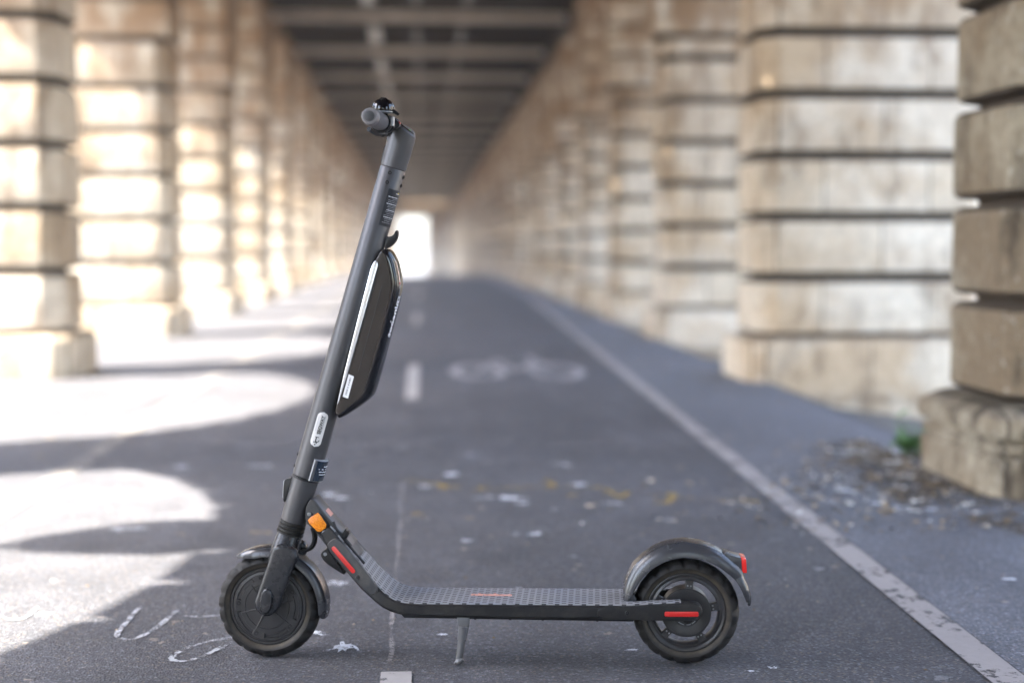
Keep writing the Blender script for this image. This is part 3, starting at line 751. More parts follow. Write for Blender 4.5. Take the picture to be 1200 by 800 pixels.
# weed and litter at the near right pier
def gleaf(bm, base, tip, w, seed):
    d = tip-base; s_ = d.cross(Vector((0, 0, 1))).normalized()*w; mid = base + d*0.5 + Vector((0, 0, w*0.6))
    vs = [bm.verts.new(p) for p in (base, mid+s_, tip, mid-s_, mid + Vector((0, 0, -w*0.3)))]
    bm.faces.new((vs[0], vs[1], vs[4])); bm.faces.new((vs[1], vs[2], vs[4])); bm.faces.new((vs[2], vs[3], vs[4])); bm.faces.new((vs[3], vs[0], vs[4]))
M['weed'] = plain('weed_leaf', (0.10, 0.26, 0.03), 0.5, 0, 0.4, 60, 0.0)
M['stalk'] = plain('weed_stalk', (0.12, 0.14, 0.05), 0.7, bstr=0)
wx, wy = 2.01, 5.68
weed = empty('weed', (wx, wy, 0), 'small green weed growing at the foot of the dark right pier', 'plant')
bml, bms = bmesh.new(), bmesh.new(); r_ = random.Random(4)
for i in range(13):
    a = r_.uniform(0, 6.28); h = r_.uniform(0.05, 0.17); sp = r_.uniform(0.02, 0.16)
    b0 = Vector((wx+r_.uniform(-.02, .02), wy+r_.uniform(-.02, .02), 0)); tp = b0 + Vector((math.cos(a)*sp-0.01, math.sin(a)*sp, h))
    add_tube(bms, [b0, (b0+tp)/2+Vector((0, 0, .02)), tp], 0.0022, 5)
    for k in range(9):
        q = b0.lerp(tp, 0.25+0.75*k/8); aa = r_.uniform(0, 6.28)
        gleaf(bml, q, q+Vector((math.cos(aa), math.sin(aa), r_.uniform(-.1, .6)))*r_.uniform(.03, .065), 0.016, k)
finish('leaves', recalc(bml), M['weed'], weed, smooth=0); finish('stalks', recalc(bms), M['stalk'], weed)
# trodden soil gathered against the plinth
M['soil'] = paint('trodden_soil', (0.11, 0.085, 0.062), 0.50, 16, 0.85)
bm = bmesh.new(); r_ = random.Random(31); c0 = bm.verts.new((1.92, 5.0, .0026)); rim_ = []
for k in range(40):
    a = 2*math.pi*k/40; q = 1 + r_.uniform(-.18, .18)
    x, y = 1.92 + math.cos(a)*.33*q, 5.0 + math.sin(a)*.85*q
    rim_.append(bm.verts.new((min(x, 2.185), y, .0026)))
for k in range(40): bm.faces.new((c0, rim_[k], rim_[(k+1) % 40]))
tag(finish('soil', recalc(bm), M['soil'], smooth=0), kind='structure')
# leaf litter and grit against the plinth
M['litter'] = None
m, t, b = nt('leaf_litter'); o = coords(t); v = N(t, 'ShaderNodeTexVoronoi', Scale=18.0); t.links.new(o, v.inputs['Vector'])
sr_ = t.nodes.new('ShaderNodeSeparateColor'); t.links.new(v.outputs['Color'], sr_.inputs[0])
t.links.new(ramp(t, sr_.outputs[0], [(0.0, (0.07, 0.05, 0.03)), (0.4, (0.18, 0.13, 0.08)), (0.7, (0.36, 0.28, 0.18)), (0.88, (0.62, 0.60, 0.57))]), b.inputs['Base Color'])
b.inputs['Roughness'].default_value = 0.85; M['litter'] = m
bm = bmesh.new(); r_ = random.Random(12)
for i in range(2100):
    u = r_.random(); y = 4.15 + 2.0*u
    edge = 1.93 - (0.0 if y > 4.6 else 0) ; spread = 0.16 + 0.36*math.exp(-((y-4.75)/0.6)**2)
    x = edge + 0.05 - abs(r_.gauss(0, spread))
    if y < 4.68: x = 1.75 + r_.gauss(0, 0.42)
    if x > 1.925 and 4.63 < y < 5.55: continue
    if x > 2.17: continue
    s_ = r_.uniform(0.004, 0.015) * (1.5 if r_.random() < 0.12 else 1); a = r_.uniform(0, 6.28); z = r_.uniform(0.000, 0.005)
    ca, sa = math.cos(a)*s_, math.sin(a)*s_
    tl = r_.uniform(-.5, .5)*s_
    vs = [bm.verts.new(p) for p in ((x-ca, y-sa, z+0.004), (x+sa*.5, y-ca*.5, z+tl+0.004), (x+ca, y+sa, z+.005), (x-sa*.5, y+ca*.5, z-tl*.4+.006))]
    bm.faces.new(vs)
lit = finish('leaf_litter', recalc(bm), M['litter'], smooth=0)
tag(lit, 'dry leaves and grit scattered at the foot of the dark right pier', 'litter', kind='stuff')
bm = bmesh.new(); r_ = random.Random(77)
for i in range(420):
    x = r_.uniform(-2.2, 2.0); y = 2.2 + 7*r_.random()**1.5
    if -0.55 < x < 0.8 and 2.75 < y < 3.15 and r_.random() < .5: continue
    s_ = r_.uniform(0.002, 0.006); a = r_.uniform(0, 6.28); z = 0.0015
    c, d = math.cos(a), math.sin(a); h = s_*0.45
    ring = [(x+c*s_, y+d*s_), (x-d*s_*.7, y+c*s_*.7), (x-c*s_, y-d*s_), (x+d*s_*.7, y-c*s_*.7)]
    vb = [bm.verts.new((p[0], p[1], 0.0005)) for p in ring]; vt = bm.verts.new((x, y, z+h))
    for k in range(4): bm.faces.new((vb[k], vb[(k+1) % 4], vt))
tag(finish('grit', recalc(bm), M['litter'], smooth=0), 'loose grit and leaf crumbs scattered over the asphalt', 'grit', kind='stuff')

# haze volume added to pale the far piers, standing in for lens bloom
hz = bpy.data.materials.new('haze'); hz.use_nodes = True; ht = hz.node_tree
for n_ in list(ht.nodes):
    if n_.type != 'OUTPUT_MATERIAL': ht.nodes.remove(n_)
pv = ht.nodes.new('ShaderNodeVolumePrincipled'); pv.inputs['Color'].default_value = (0.93, 0.92, 0.90, 1); pv.inputs['Density'].default_value = HAZE; pv.inputs['Anisotropy'].default_value = 0.2
ht.links.new(pv.outputs[0], [n_ for n_ in ht.nodes if n_.type == 'OUTPUT_MATERIAL'][0].inputs['Volume'])
bm = bmesh.new(); add_box(bm, (-70, -30, -6), (70, 260, 26)); hb = finish('haze', recalc(bm), hz, smooth=0); tag(hb, kind='stuff'); tag(hb, 'thin pale haze added to brighten the far end of the long passage', 'haze')

# ------------------------------------------------------------------ electric kick scooter
FC = Vector((-0.321, 2.989, 0)); RC = Vector((0.548, 2.881, 0))
G_ex = (RC-FC).normalized(); G_n = Vector((0, 0, 1)).cross(G_ex) * -1
if G_n.y > 0: G_n = -G_n
GF = Frame(FC, G_ex, Vector((0, 0, 1)), G_n)
scooter = empty('kick_scooter', (FC+RC)/2, 'dark grey electric kick scooter standing on its kickstand on the asphalt', 'scooter')
pb, pt = GF.p(375, 500), GF.p(460.8, 197)
axis = (pt-pb).normalized()
fperp = (GF.ex - axis*GF.ex.dot(axis)).normalized()
STEER = 2.6
q_ = Quaternion(axis, R(-STEER))
f2, n2 = q_ @ fperp, q_ @ GF.n
if n2.x > GF.n.x: q_ = Quaternion(axis, R(STEER)); f2, n2 = q_ @ fperp, q_ @ GF.n
SF = Frame(pb, f2, axis, n2)             # steering plane: u = behind the stem axis, v = up along it
def cyl(fr, c, ax, r, h, seg=24, bev=0.0, r2=None):
    bm = bmesh.new(); ax = ax.normalized(); X = ax.orthogonal().normalized(); Y = ax.cross(X); r2 = r if r2 is None else r2
    add_rings(bm, [[c + (X*math.cos(2*math.pi*k/seg)+Y*math.sin(2*math.pi*k/seg))*rr + ax*hh for k in range(seg)] for rr, hh in ((r, -h/2), (r2, h/2))])
    bevel_sharp(bm, bev, 2, 60) if bev else recalc(bm)
    return bm
def av(px, py): return SF.uv(px, py, 0)[1]      # height along the axis of a point seen at (px, py)

# --- stem
v_ring, v_joint = av(358, 558), av(461, 197.5)
u0 = lambda v: 0.0
bm = bmesh.new()
r_b, r_t = 0.0288, 0.0268
add_rings(bm, [[SF.w(r*math.cos(2*math.pi*k/48), v, r*math.sin(2*math.pi*k/48)) for k in range(48)] for r, v in
     ((r_b-.002, v_ring+.0005), (r_b, v_ring+.0025), (r_b*.5+r_t*.5, (v_ring+v_joint)/2), (r_t, v_joint-.002), (r_t-.0012, v_joint))])
stem = finish('stem', recalc(bm), M['stem'], scooter)
# head with slanted top
bm = bmesh.new()
hd = []
vt = SF.uv(473, 150, 0)[1]
for r, v, sl in ((r_t-.0012, v_joint, 0), (r_t+.0003, v_joint+.0015, 0), (r_t+.001, vt-.055, 0), (r_t+.0015, vt-.02, -0.15), (r_t+.001, vt-.004, -0.35), (r_t-.004, vt+.001, -0.40)):
    hd.append([SF.w(r*math.cos(2*math.pi*k/48), v + sl*r*math.cos(2*math.pi*k/48)*1.0, r*math.sin(2*math.pi*k/48)) for k in range(48)])
add_rings(bm, hd)
head = finish('stem_head', recalc(bm), M['stem'], scooter)
bm = bmesh.new()
add_rings(bm, [[SF.w(rr*math.cos(2*math.pi*k/32), vt+.0015+dv - 0.40*rr*math.cos(2*math.pi*k/32), rr*math.sin(2*math.pi*k/32)) for k in range(32)] for rr, dv in ((r_t-.0065, -.001), (r_t-.0065, .001), (r_t-.009, .0017))])
disp = finish('display', recalc(bm), M['gloss_black'], scooter)
bm = bmesh.new()
for a in (0.2, 0.7):
    c = SF.w(0.012, vt+.0042-0.4*0.012, -0.004+a*0.008); b2 = cyl(None, c, SF.ez, 0.0022, .0006, 10); me = bpy.data.meshes.new('t'); b2.to_mesh(me); b2.free(); bm.from_mesh(me); bpy.data.meshes.remove(me)
finish('indicator', bm, M['green'], disp)
# neck under the bar (front of the head)
bm = bmesh.new()
SF.prism(bm, [(452, 158), (470, 150), (482, 160), (470, 176), (456, 180), (453.5, 170)], 0.017, -0.017, 2, 0.004)
finish('neck', bm, M['stem'], head)
bm = bmesh.new(); SF.prism(bm, [(446.6, 188), (446, 192), (449, 193), (453, 186), (455, 174), (453.2, 167.5), (449.6, 173)], 0.010, -0.010, 1, 0.001)
finish('release_button', bm, M['black'], head)
# screws on the stem, near side and rear
def on_stem(ang, v, lift=0.0):
    """point on the tube: ang 0 = towards the near side, 90 = rear"""
    r = r_b + (r_t-r_b)*(v-v_ring)/(v_joint-v_ring) + lift
    return SF.w(r*math.sin(R(ang)), v, r*math.cos(R(ang)))
def screw(ang, v, r=0.0042):
    p = on_stem(ang, v); d = (p - SF.w(0, v, 0)).normalized()
    bm = bmesh.new(); SF.lathe(bm, p + d*0.0002, [(0.0, -0.002), (r*.45, -0.001), (r*.5, 0.0009), (r*.9, 0.0012), (r, 0.0004), (r, -0.002)], 20, d)
    return finish('screw', bm, M['black'], stem)
def ang_of(px, v):
    c = SF.p  # search the angle whose projection has this x
    best = None
    for a in range(-85, 130, 2):
        p = on_stem(a, v) - C0; k = 1666.7/p.dot(FW); x = 600+k*p.dot(RT)
        if best is None or abs(x-px) < best[0]: best = (abs(x-px), a)
    return best[1]
for px, py in ((456.8, 202.5), (453.8, 213.5)): screw(ang_of(px, av(px, py)), av(px, py))
for px, py in ((472.5, 208), (470, 218)): screw(82, av(px, py))
for px, py in ((349.5, 531), (345.8, 545)): screw(-80, av(px, py), 0.004)

def patch(bm, a0, a1, v0, v1, lift, na=12, nv=2, uvs=False, skew=0):
    g = []; ul = bm.loops.layers.uv.verify()
    for j in range(nv+1):
        g.append([(bm.verts.new(on_stem(a0+(a1-a0)*i/na, v0+(v1-v0)*j/nv, lift)), i/na, j/nv) for i in range(na+1)])
    for j in range(nv):
        for i in range(na):
            q = (g[j][i], g[j][i+1], g[j+1][i+1], g[j+1][i]); f = bm.faces.new([x[0] for x in q])
            for lp, x in zip(f.loops, q): lp[ul].uv = (x[1], x[2])
# information sticker with rows of tiny print
v1s, v0s = av(460, 222), av(451, 265)
a0s, a1s = ang_of(455.5, v1s), 100
bm = bmesh.new(); patch(bm, a0s, a1s, v0s, v1s, 0.0004); st = finish('sticker', recalc(bm), M['sticker_black'], stem)
bm = bmesh.new(); bw = bmesh.new(); r_ = random.Random(3)
hgt = v1s-v0s
rows = [(.90, .5, .8, 1), (.79, .05, .75, 1), (.745, .35, .8, 0), (.70, .1, .6, 0), (.655, .1, .75, 0), (.60, .05, .85, 1), (.555, .15, .8, 0), (.52, .15, .7, 0), (.475, .2, .75, 0), (.43, .15, .8, 1), (.385, .1, .7, 0), (.34, .2, .8, 0), (.29, .05, .65, 0), (.235, .08, .8, 1), (.19, .15, .75, 0), (.14, .2, .6, 0), (.09, .08, .75, 0)]
for y_, x0, x1, kind in rows:
    x = x0
    while x < x1:
        w = r_.uniform(.03, .12)
        patch(bm if kind else bw, a0s+(a1s-a0s)*(0.05+x*.9), a0s+(a1s-a0s)*(0.05+min(x+w, x1)*.9), v0s+hgt*y_, v0s+hgt*(y_+(.018 if kind else .011)), 0.0007, 2, 1); x += w+.02
finish('sticker_print', recalc(bm), M['ink_white'], st, smooth=0); finish('sticker_print', recalc(bw), M['ink_grey'], st, smooth=0)
bm = bmesh.new(); patch(bm, a0s+(a1s-a0s)*.62, a0s+(a1s-a0s)*.74, v0s+hgt*.915, v0s+hgt*.945, 0.0008, 2, 1); finish('sticker_mark', recalc(bm), M['ink_yellow'], st, smooth=0)
# pill badge with lettering running up the tube
vc = av(374, 500); rb = 0.0282
ac = ang_of(374.3, vc); hl, hw2 = 0.0375, 0.0112
def badge_pt(x, y, z):                       # x = along the axis, y = across (towards the front)
    v = vc + x; a = ac - math.degrees(y/rb); return on_stem(a, v, 0.0006+z)
out = []
for k in range(13): a = -math.pi/2 + math.pi*k/12; out.append(((hl-hw2)+hw2*math.cos(a), hw2*math.sin(a)))
for k in range(13): a = math.pi/2 + math.pi*k/12; out.append((-(hl-hw2)+hw2*math.cos(a), hw2*math.sin(a)))
bm = bmesh.new()
rows_ = 24
for i in range(rows_):
    x0, x1 = -hl + 2*hl*i/rows_, -hl + 2*hl*(i+1)/rows_
    def half(x):
        e = abs(x)-(hl-hw2); return hw2 if e <= 0 else math.sqrt(max(0, hw2**2-e**2))
    for j in range(6):
        q = []
        for x, yy in ((x0, j), (x1, j), (x1, j+1), (x0, j+1)): q.append(badge_pt(x, -half(x)+2*half(x)*yy/6, 0))
        try: bm.faces.new([bm.verts.new(p) for p in q])
        except Exception: pass
bmesh.ops.remove_doubles(bm, verts=bm.verts, dist=1e-6)
bd = finish('badge', recalc(bm), M['white_badge'], stem)
bm = text_bm('SEGWAY', 0.0098, lambda x, y, z: badge_pt(0.010+x, y-0.0015, 0.0005+z), 0.0002, 0.0003, 1.0)
finish('badge_lettering', bm, M['ink'], bd, smooth=0)
bm = bmesh.new()                              # small rider emblem: head, body stroke, ground stroke
def stroke(pts, w, mapf, bm):
    n = len(pts); L = []
    for i, (x, y) in enumerate(pts):
        a = Vector(pts[max(0, i-1)]); b_ = Vector(pts[min(n-1, i+1)]); d = (b_-a).normalized()
        L.append((bm.verts.new(mapf(x-d.y*-w, y-d.x*w, 0.0006)), bm.verts.new(mapf(x+d.y*-w, y+d.x*w, 0.0006))))
    for i in range(n-1): bm.faces.new((L[i][0], L[i+1][0], L[i+1][1], L[i][1]))
stroke([(-.030, -.002), (-.024, .001), (-.017, .001)], .0011, badge_pt, bm); stroke([(-.028, .005), (-.026, -.004), (-.022, -.006)], .0009, badge_pt, bm); stroke([(-.0165, -.004), (-.0165, .004)], .0007, badge_pt, bm)
bm.faces.new([bm.verts.new(badge_pt(-.0325+.0016*math.cos(k*.785), .0005+.0016*math.sin(k*.785), .0006)) for k in range(8)])
finish('badge_emblem', recalc(bm), M['ink'], bd, smooth=0)
bm = bmesh.new(); stroke([(-.006, -.0055), (.030, -.0055)], .0004, badge_pt, bm); stroke([(-.004, .0068), (.026, .0068)], .0003, badge_pt, bm)
finish('badge_rule', recalc(bm), M['ink_grey'], bd, smooth=0)

# hook behind the stem
bm = bmesh.new()
SF.prism(bm, [(449.5, 292.5), (452.5, 276.5), (457, 277.5), (461.3, 275), (463.2, 270.5), (465.6, 269.6), (466.4, 273), (465.3, 280), (460.5, 286.5), (455, 290.5)], 0.0075, -0.0075, 1, 0.0015)
finish('bag_hook', bm, M['black'], scooter)
# clamp ring and head tube
def ringband(name, v, r, h, mat, parent=scooter, u=0.0):
    bm = bmesh.new(); SF.lathe(bm, SF.w(u, v, 0), [(0, -h/2), (r*.985, -h/2), (r, -h*.3), (r, h*.3), (r*.985, h/2), (0, h/2)], 48, 'ez'); return finish(name, bm, mat, parent)
ringband('clamp_ring', v_ring-.002, r_b+.0006, .0045, M['black'])
v_bel = av(344, 609)
bm = bmesh.new(); SF.lathe(bm, SF.w(0, 0, 0), [(0, v_bel-.005), (.0262, v_bel-.005), (.0272, v_bel+.01), (r_b-.0005, v_ring-.010), (r_b-.0005, v_ring-.0042), (0, v_ring-.0042)], 48, 'ez')
headtube = finish('head_tube', bm, M['stem'], scooter)
# latch plaque on the rear near side
bm = bmesh.new(); v0, v1 = av(371, 562), av(378, 537)
def pl(a, v, l): return on_stem(a, v, l)
def blockpatch(bm, a0, a1, v0, v1, l0, l1, na=8):
    rings = []
    for l in (l0, l1*.8, l1):
        ins = 0 if l < l1 else 0.0012; da = math.degrees(ins/0.03); r = []
        n = na
        for i in range(n+1): r.append(pl(a0+da+(a1-a0-2*da)*i/n, v0+ins, l))
        for i in range(n+1): r.append(pl(a1-da-(a1-a0-2*da)*i/n, v1-ins, l))
        rings.append(r)
    add_rings(bm, rings)
a_l = ang_of(364.5, (v0+v1)/2)+1
blockpatch(bm, a_l, 112, v0, v1, -0.001, 0.0075); latch = finish('latch', recalc(bm), M['silver'], scooter)
bm = bmesh.new(); patch(bm, a_l+12, 106, v0+.0022, v1-.0022, 0.0079, 8, 1); pq = finish('latch_panel', recalc(bm), M['plaque'], latch)
bm = bmesh.new()
for k, (y_, x0, x1) in enumerate(((.70, .45, .9), (.58, .15, .95), (.46, .2, .85), (.34, .25, .8))):
    patch(bm, a_l+12+(94-a_l)*x0, a_l+12+(94-a_l)*x1, v0+(v1-v0)*y_, v0+(v1-v0)*(y_+.03), .0082, 3, 1)
finish('panel_print', recalc(bm), M['ink_white'], pq, smooth=0)
# front reflector on the head tube
bm = bmesh.new(); SF.prism(bm, [(333.5, 589), (331.5, 586), (332.5, 564), (334.5, 561), (340.5, 560.5), (342, 557), (343, 560), (341.5, 573)], 0.013, -0.013, 1, 0.002)
fr = finish('reflector_mount', bm, M['black'], headtube)
bm = bmesh.new(); SF.prism(bm, [(330.6, 583), (331.8, 563.5), (333.6, 561.5), (334.2, 562.5), (332.8, 584)], 0.012, -0.012, 0, 0.001)
finish('front_reflector', bm, M['silver'], headtube)
# bellows
bm = bmesh.new(); v2 = av(340.5, 626); prof = [(0, v2-.002), (.0268, v2-.002)]
n = 4
for k in range(n):
    a = v2 + (v_bel-v2)*k/n; b_ = v2 + (v_bel-v2)*(k+1)/n; h = b_-a
    prof += [(.0258, a+h*.08), (.0292-.0004*k, a+h*.3), (.0292-.0004*k, a+h*.7), (.0258, a+h*.92)]
prof += [(.0262, v_bel), (0, v_bel)]
SF.lathe(bm, SF.w(0, 0, 0), prof, 48, 'ez'); finish('bellows', bm, M['rubber_black'], scooter)

# --- front wheel
fw_c = SF.p(316.5, 706.8, 0); fw_c.z = 0.110
wn_ = (SF.n - Vector((0, 0, 1))*0.0).normalized()
wheel_ax = SF.n
def wheel_frame(c, n):
    ez = (Vector((0, 0, 1)) - n*n.z).normalized(); return Frame(c, n.cross(ez)*-1 if (n.cross(ez)*-1).x > 0 else n.cross(ez), ez, n)
WF = wheel_frame(fw_c, SF.n)
def tyre(wf, parent, Ro=0.110, hw=0.0235, ri=0.082, seg=180):
    prof = [(ri, hw*.70), (ri+.004, hw*.88), (ri+.011, hw*.99), (ri+.0175, hw*.93), (Ro-.0055, hw*.74), (Ro-.0022, hw*.50), (Ro-.0005, hw*.22), (Ro, 0)]
    full = prof + [(r, -o) for r, o in reversed(prof[:-1])]
    n_ = len(full)
    def mod(i, k, r, o):
        ii = i if i < 8 else n_-1-i
        ph = (k + (0 if i < 8 else 4)) % 9
        if ii in (3, 4) and ph in (0, 1, 2): r -= 0.0030; o *= 0.955
        if ii == 5 and ph in (1, 2, 3): r -= 0.0032
        if ii == 6 and ph in (2, 3, 4): r -= 0.0025
        if ii == 7 and (k % 9) in (3, 4): r -= 0.0012
        return r, o
    bm = bmesh.new()
    uvl = [min(1, (r-ri)/(Ro-ri)) for r, o in full]
    wf.lathe(bm, wf.o, full, seg, 'n', mod, closed=True, uvl=uvl)
    return finish('tyre', bm, M['tyre'], parent, smooth=30)
def holder(name, loc):
    o = bpy.data.objects.new(name, None); o.empty_display_size = .05; col.objects.link(o); o.parent = scooter; o.location = loc - scooter.location; return o
fwheel = holder('front_wheel', fw_c)
tyre(WF, fwheel)
# motor hub cover: stepped disc with raised arcs
bm = bmesh.new()
WF.lathe(bm, WF.o, [(0, .0195), (.012, .0195), (.0125, .0205), (.046, .0195), (.0468, .0185), (.0478, .0185), (.0485, .0196), (.0585, .0190), (.0595, .0168), (.0665, .0165), (.0675, .0190), (.0735, .0180), (.0755, .0150), (.0765, .0168), (.0800, .0168), (.0822, .0150), (.0825, -.0150), (.0800, -.0168), (0, -.0195)], 96)
rim = finish('hub_motor', bm, M['hub'], fwheel)
bm = bmesh.new()                               # five raised bridges across the groove + radial creases
for k in range(5):
    a = R(90+18+72*k)
    for da in (-9, 9):
        pass
    ring = []
    for zz, w in ((.0160, 14), (.0196, 11)):
        r = []
        for i in range(7): t_ = R(-w+2*w*i/6)+a; r.append(WF.w(.0690*math.cos(t_), .0690*math.sin(t_), zz))
        for i in range(7): t_ = R(w-2*w*i/6)+a; r.append(WF.w(.0575*math.cos(t_), .0575*math.sin(t_), zz))
        ring.append(r)
    add_rings(bm, ring); finish('raised_arc', recalc(bm), M['hub'], fwheel); bm = bmesh.new()
for k, a_ in enumerate((128, 15, -38, -117, 195)):
    a = R(a_); p0, p1 = WF.w(.020*math.cos(a), .020*math.sin(a), .0203), WF.w(.056*math.cos(a), .056*math.sin(a), .0196)
    add_tube(bm, [p0, p1], [.0017, .0013], 6); finish('hub_rib', recalc(bm), M['hub'], fwheel); bm = bmesh.new()
for k in range(5):
    a = R(72*k + 103); c = WF.w(.0625*math.cos(a), .0625*math.sin(a), .0190)
    b2 = bmesh.new(); WF.lathe(b2, c, [(0, -.0005), (.0020, -.0005), (.0022, .0016), (.0044, .0016), (.0050, -.003), (0, -.003)], 16); finish('bolt', b2, M['black'], fwheel)

# --- fork
bm = bmesh.new()
# crown: from the bellows widening to the leg tops (rounded section, wide across the wheel)
def sec(px, py, ru, rn, dv=0, offc=0.0):
    u, v = SF.uv(px, py, 0); return [SF.w(u + ru*math.copysign(abs(math.cos(t_))**.75, math.cos(t_)), v+dv, offc + rn*math.copysign(abs(math.sin(t_))**.75, math.sin(t_))) for t_ in [2*math.pi*k/40 for k in range(40)]]
add_rings(bm, [sec(340.2, 624, .0245, .026), sec(338.5, 630, .0262, .030), sec(334.5, 644, .0290, .040), sec(332.0, 652, .0288, .0425), sec(330.5, 658, .027, .041)])
crown = finish('fork_crown', recalc(bm), M['fork'], scooter)
for s_ in (1, -1):
    bm = bmesh.new()
    pts = [(321, 636), (345, 641), (350.5, 652), (344.5, 664), (338, 680), (331, 698), (327, 711), (320, 720.5), (311, 722.5), (301, 717), (297.5, 707), (302, 694), (308.5, 675), (316.5, 652)]
    q = chaikin([SF.uv(x, y, .045) for x, y in pts], 2)
    SF.prism_uv(bm, q, s_*.0500, s_*.028, .0095, 4)
    lg = finish('fork_leg', bm, M['fork'], crown)
    bm = bmesh.new()
    pts = [(312.5, 688), (317.5, 690), (320, 695), (319.5, 709), (316, 717), (309.5, 718.5), (305.5, 714), (305, 703), (307.5, 692)]
    q = chaikin([SF.uv(x, y, .048) for x, y in pts], 2)
    SF.prism_uv(bm, q, s_*.0560, s_*.046, .0045, 4); finish('axle_cover', bm, M['fork'], lg)
bm = cyl(None, WF.o, WF.n, .009, .085, 20); finish('axle', bm, M['black'], fwheel)

# --- fenders
def fender(fr, c, spec, hw, th=0.0028, name='fender', nsec=8, mat='fender', parent=scooter):
    """spec = [(angle, r_outer_centre, r_skirt_edge, half width factor)]; U-shaped section swept round the wheel"""
    bm = bmesh.new(); rings = []
    for ang, ro, ri, k in spec:
        a = R(ang); ca, sa = math.cos(a), math.sin(a); r = []
        h = hw*k
        outer = []; inner = []
        for i in range(nsec*2+1):
            t_ = -1 + i/nsec
            e = abs(t_)
            rad = ro - (ro-ri)*max(0, (e-0.55)/0.45)**1.35*1.0 if e > .55 else ro - 0.0012*(e/.55)**2
            w = h*math.copysign(min(1.0, (e/0.86)**0.95), t_)
            outer.append((rad, w))
            inner.append((rad - th*(1 if e < .8 else .4), w*(1 - th*1.3/h)))
        for rad, w in outer + list(reversed(inner)): r.append(fr.w(0, 0, w) - fr.o + c + fr.ex*(rad*ca) + fr.ez*(rad*sa))
        rings.append(r)
    add_rings(bm, rings); return finish(name, recalc(bm), M[mat], parent, smooth=45)
def lerp_spec(keys, n):
    out = []
    for i in range(n):
        s_ = i/(n-1)*(len(keys)-1); j = min(int(s_), len(keys)-2); f = s_-j
        out.append(tuple(keys[j][m_]*(1-f)+keys[j+1][m_]*f for m_ in range(4)))
    return out
ff = fender(WF, WF.o, lerp_spec([(124, .1255, .1210, .45), (117, .1265, .112, .8), (104, .1265, .106, 1), (80, .1260, .107, 1), (55, .1260, .107, 1), (30, .1260, .109, 1), (10, .1262, .110, 1), (-6, .1262, .111, .95), (-11, .1250, .116, .7)], 46), .031, name='front_fender', mat='fender')

# --- handlebar
bar_c_u, bar_c_v = SF.uv(432.5, 136.0, .215)
bu = lambda off: SF.w(bar_c_u, bar_c_v, off)
bm = bmesh.new(); add_tube(bm, [bu(-.20), bu(.20)], .0112, 24); bar = finish('handlebar', bm, M['black'], scooter)
for s_ in (1, -1):
    bm = bmesh.new()
    SF.lathe(bm, bu(0), [(0, s_*.212), (.0105, s_*.212), (.0125, s_*.2125), (.0150, s_*.2115), (.0162, s_*.208), (.0168, s_*.2), (.0164, s_*.195), (.0160, s_*.19), (.0166, s_*.15), (.0166, s_*.11), (.0160, s_*.096), (0, s_*.096)], 40)
    gr = finish('grip', bm, M['grip'], bar)
    bm = bmesh.new()
    for k in range(30):
        o_ = s_*(.104+.0029*k)
        SF.lathe(bm, bu(o_), [(.0160, -.0008), (.0172, 0), (.0160, .0008)], 36)
    finish('grip_ridges', recalc(bm), M['grip'], gr)
    bm = bmesh.new(); SF.lathe(bm, bu(0), [(0, s_*.2122), (.0098, s_*.2122), (.0102, s_*.2132), (.0090, s_*.2136), (0, s_*.2136)], 32); finish('end_plug', bm, M['grey_plastic'], gr)
# brake clamp and lever (near side)
bm = bmesh.new(); SF.lathe(bm, bu(0), [(.0118, .066), (.0165, .066), (.0185, .070), (.0185, .086), (.0165, .092), (.0118, .092)], 32, closed=True); cl = finish('lever_clamp', bm, M['black'], bar)
def bp(du, dv, off): return SF.w(bar_c_u+du, bar_c_v+dv, off)
bm = bmesh.new()
lv = spline([bp(.008, -.018, .068), bp(.004, -.0225, .085), bp(.000, -.0245, .105), bp(-.004, -.0240, .128), bp(-.008, -.0215, .150)], 6)
add_tube(bm, lv, [.0062 if i < 6 else .0046 for i in range(len(lv))], 10); finish('brake_lever', bm, M['black'], bar)
bm = bmesh.new(); add_tube(bm, [bp(0, -.008, .079), bp(.004, -.018, .072)], [.012, .009], 14)
finish('lever_pivot', bm, M['black'], bar)
# controls cluster between grip and stem
bm = bmesh.new(); SF.lathe(bm, bu(0), [(.0112, .040), (.0175, .041), (.0185, .046), (.0185, .058), (.017, .062), (.0112, .062)], 32, closed=True); finish('throttle_collar', bm, M['black'], bar)
bm = bmesh.new(); SF.lathe(bm, bu(0), [(.0112, -.018), (.0200, -.018), (.0215, -.012), (.0215, .016), (.0195, .022), (.0112, .022)], 32, closed=True); finish('bar_clamp', bm, M['black'], bar)
bm = bmesh.new(); cc = bp(.0165, .006, .030); add_tube(bm, [cc - SF.n*.006, cc + SF.n*.008], [.0085, .0085], 16); thr = finish('throttle_button', recalc(bm), M['grey_plastic'], bar)
bm = bmesh.new(); cc2 = bp(.0215, .0105, .030); add_tube(bm, [cc2 - SF.n*.005, cc2 + SF.n*.007], [.0032, .0032], 10); finish('throttle_mark', recalc(bm), M['red'], thr)
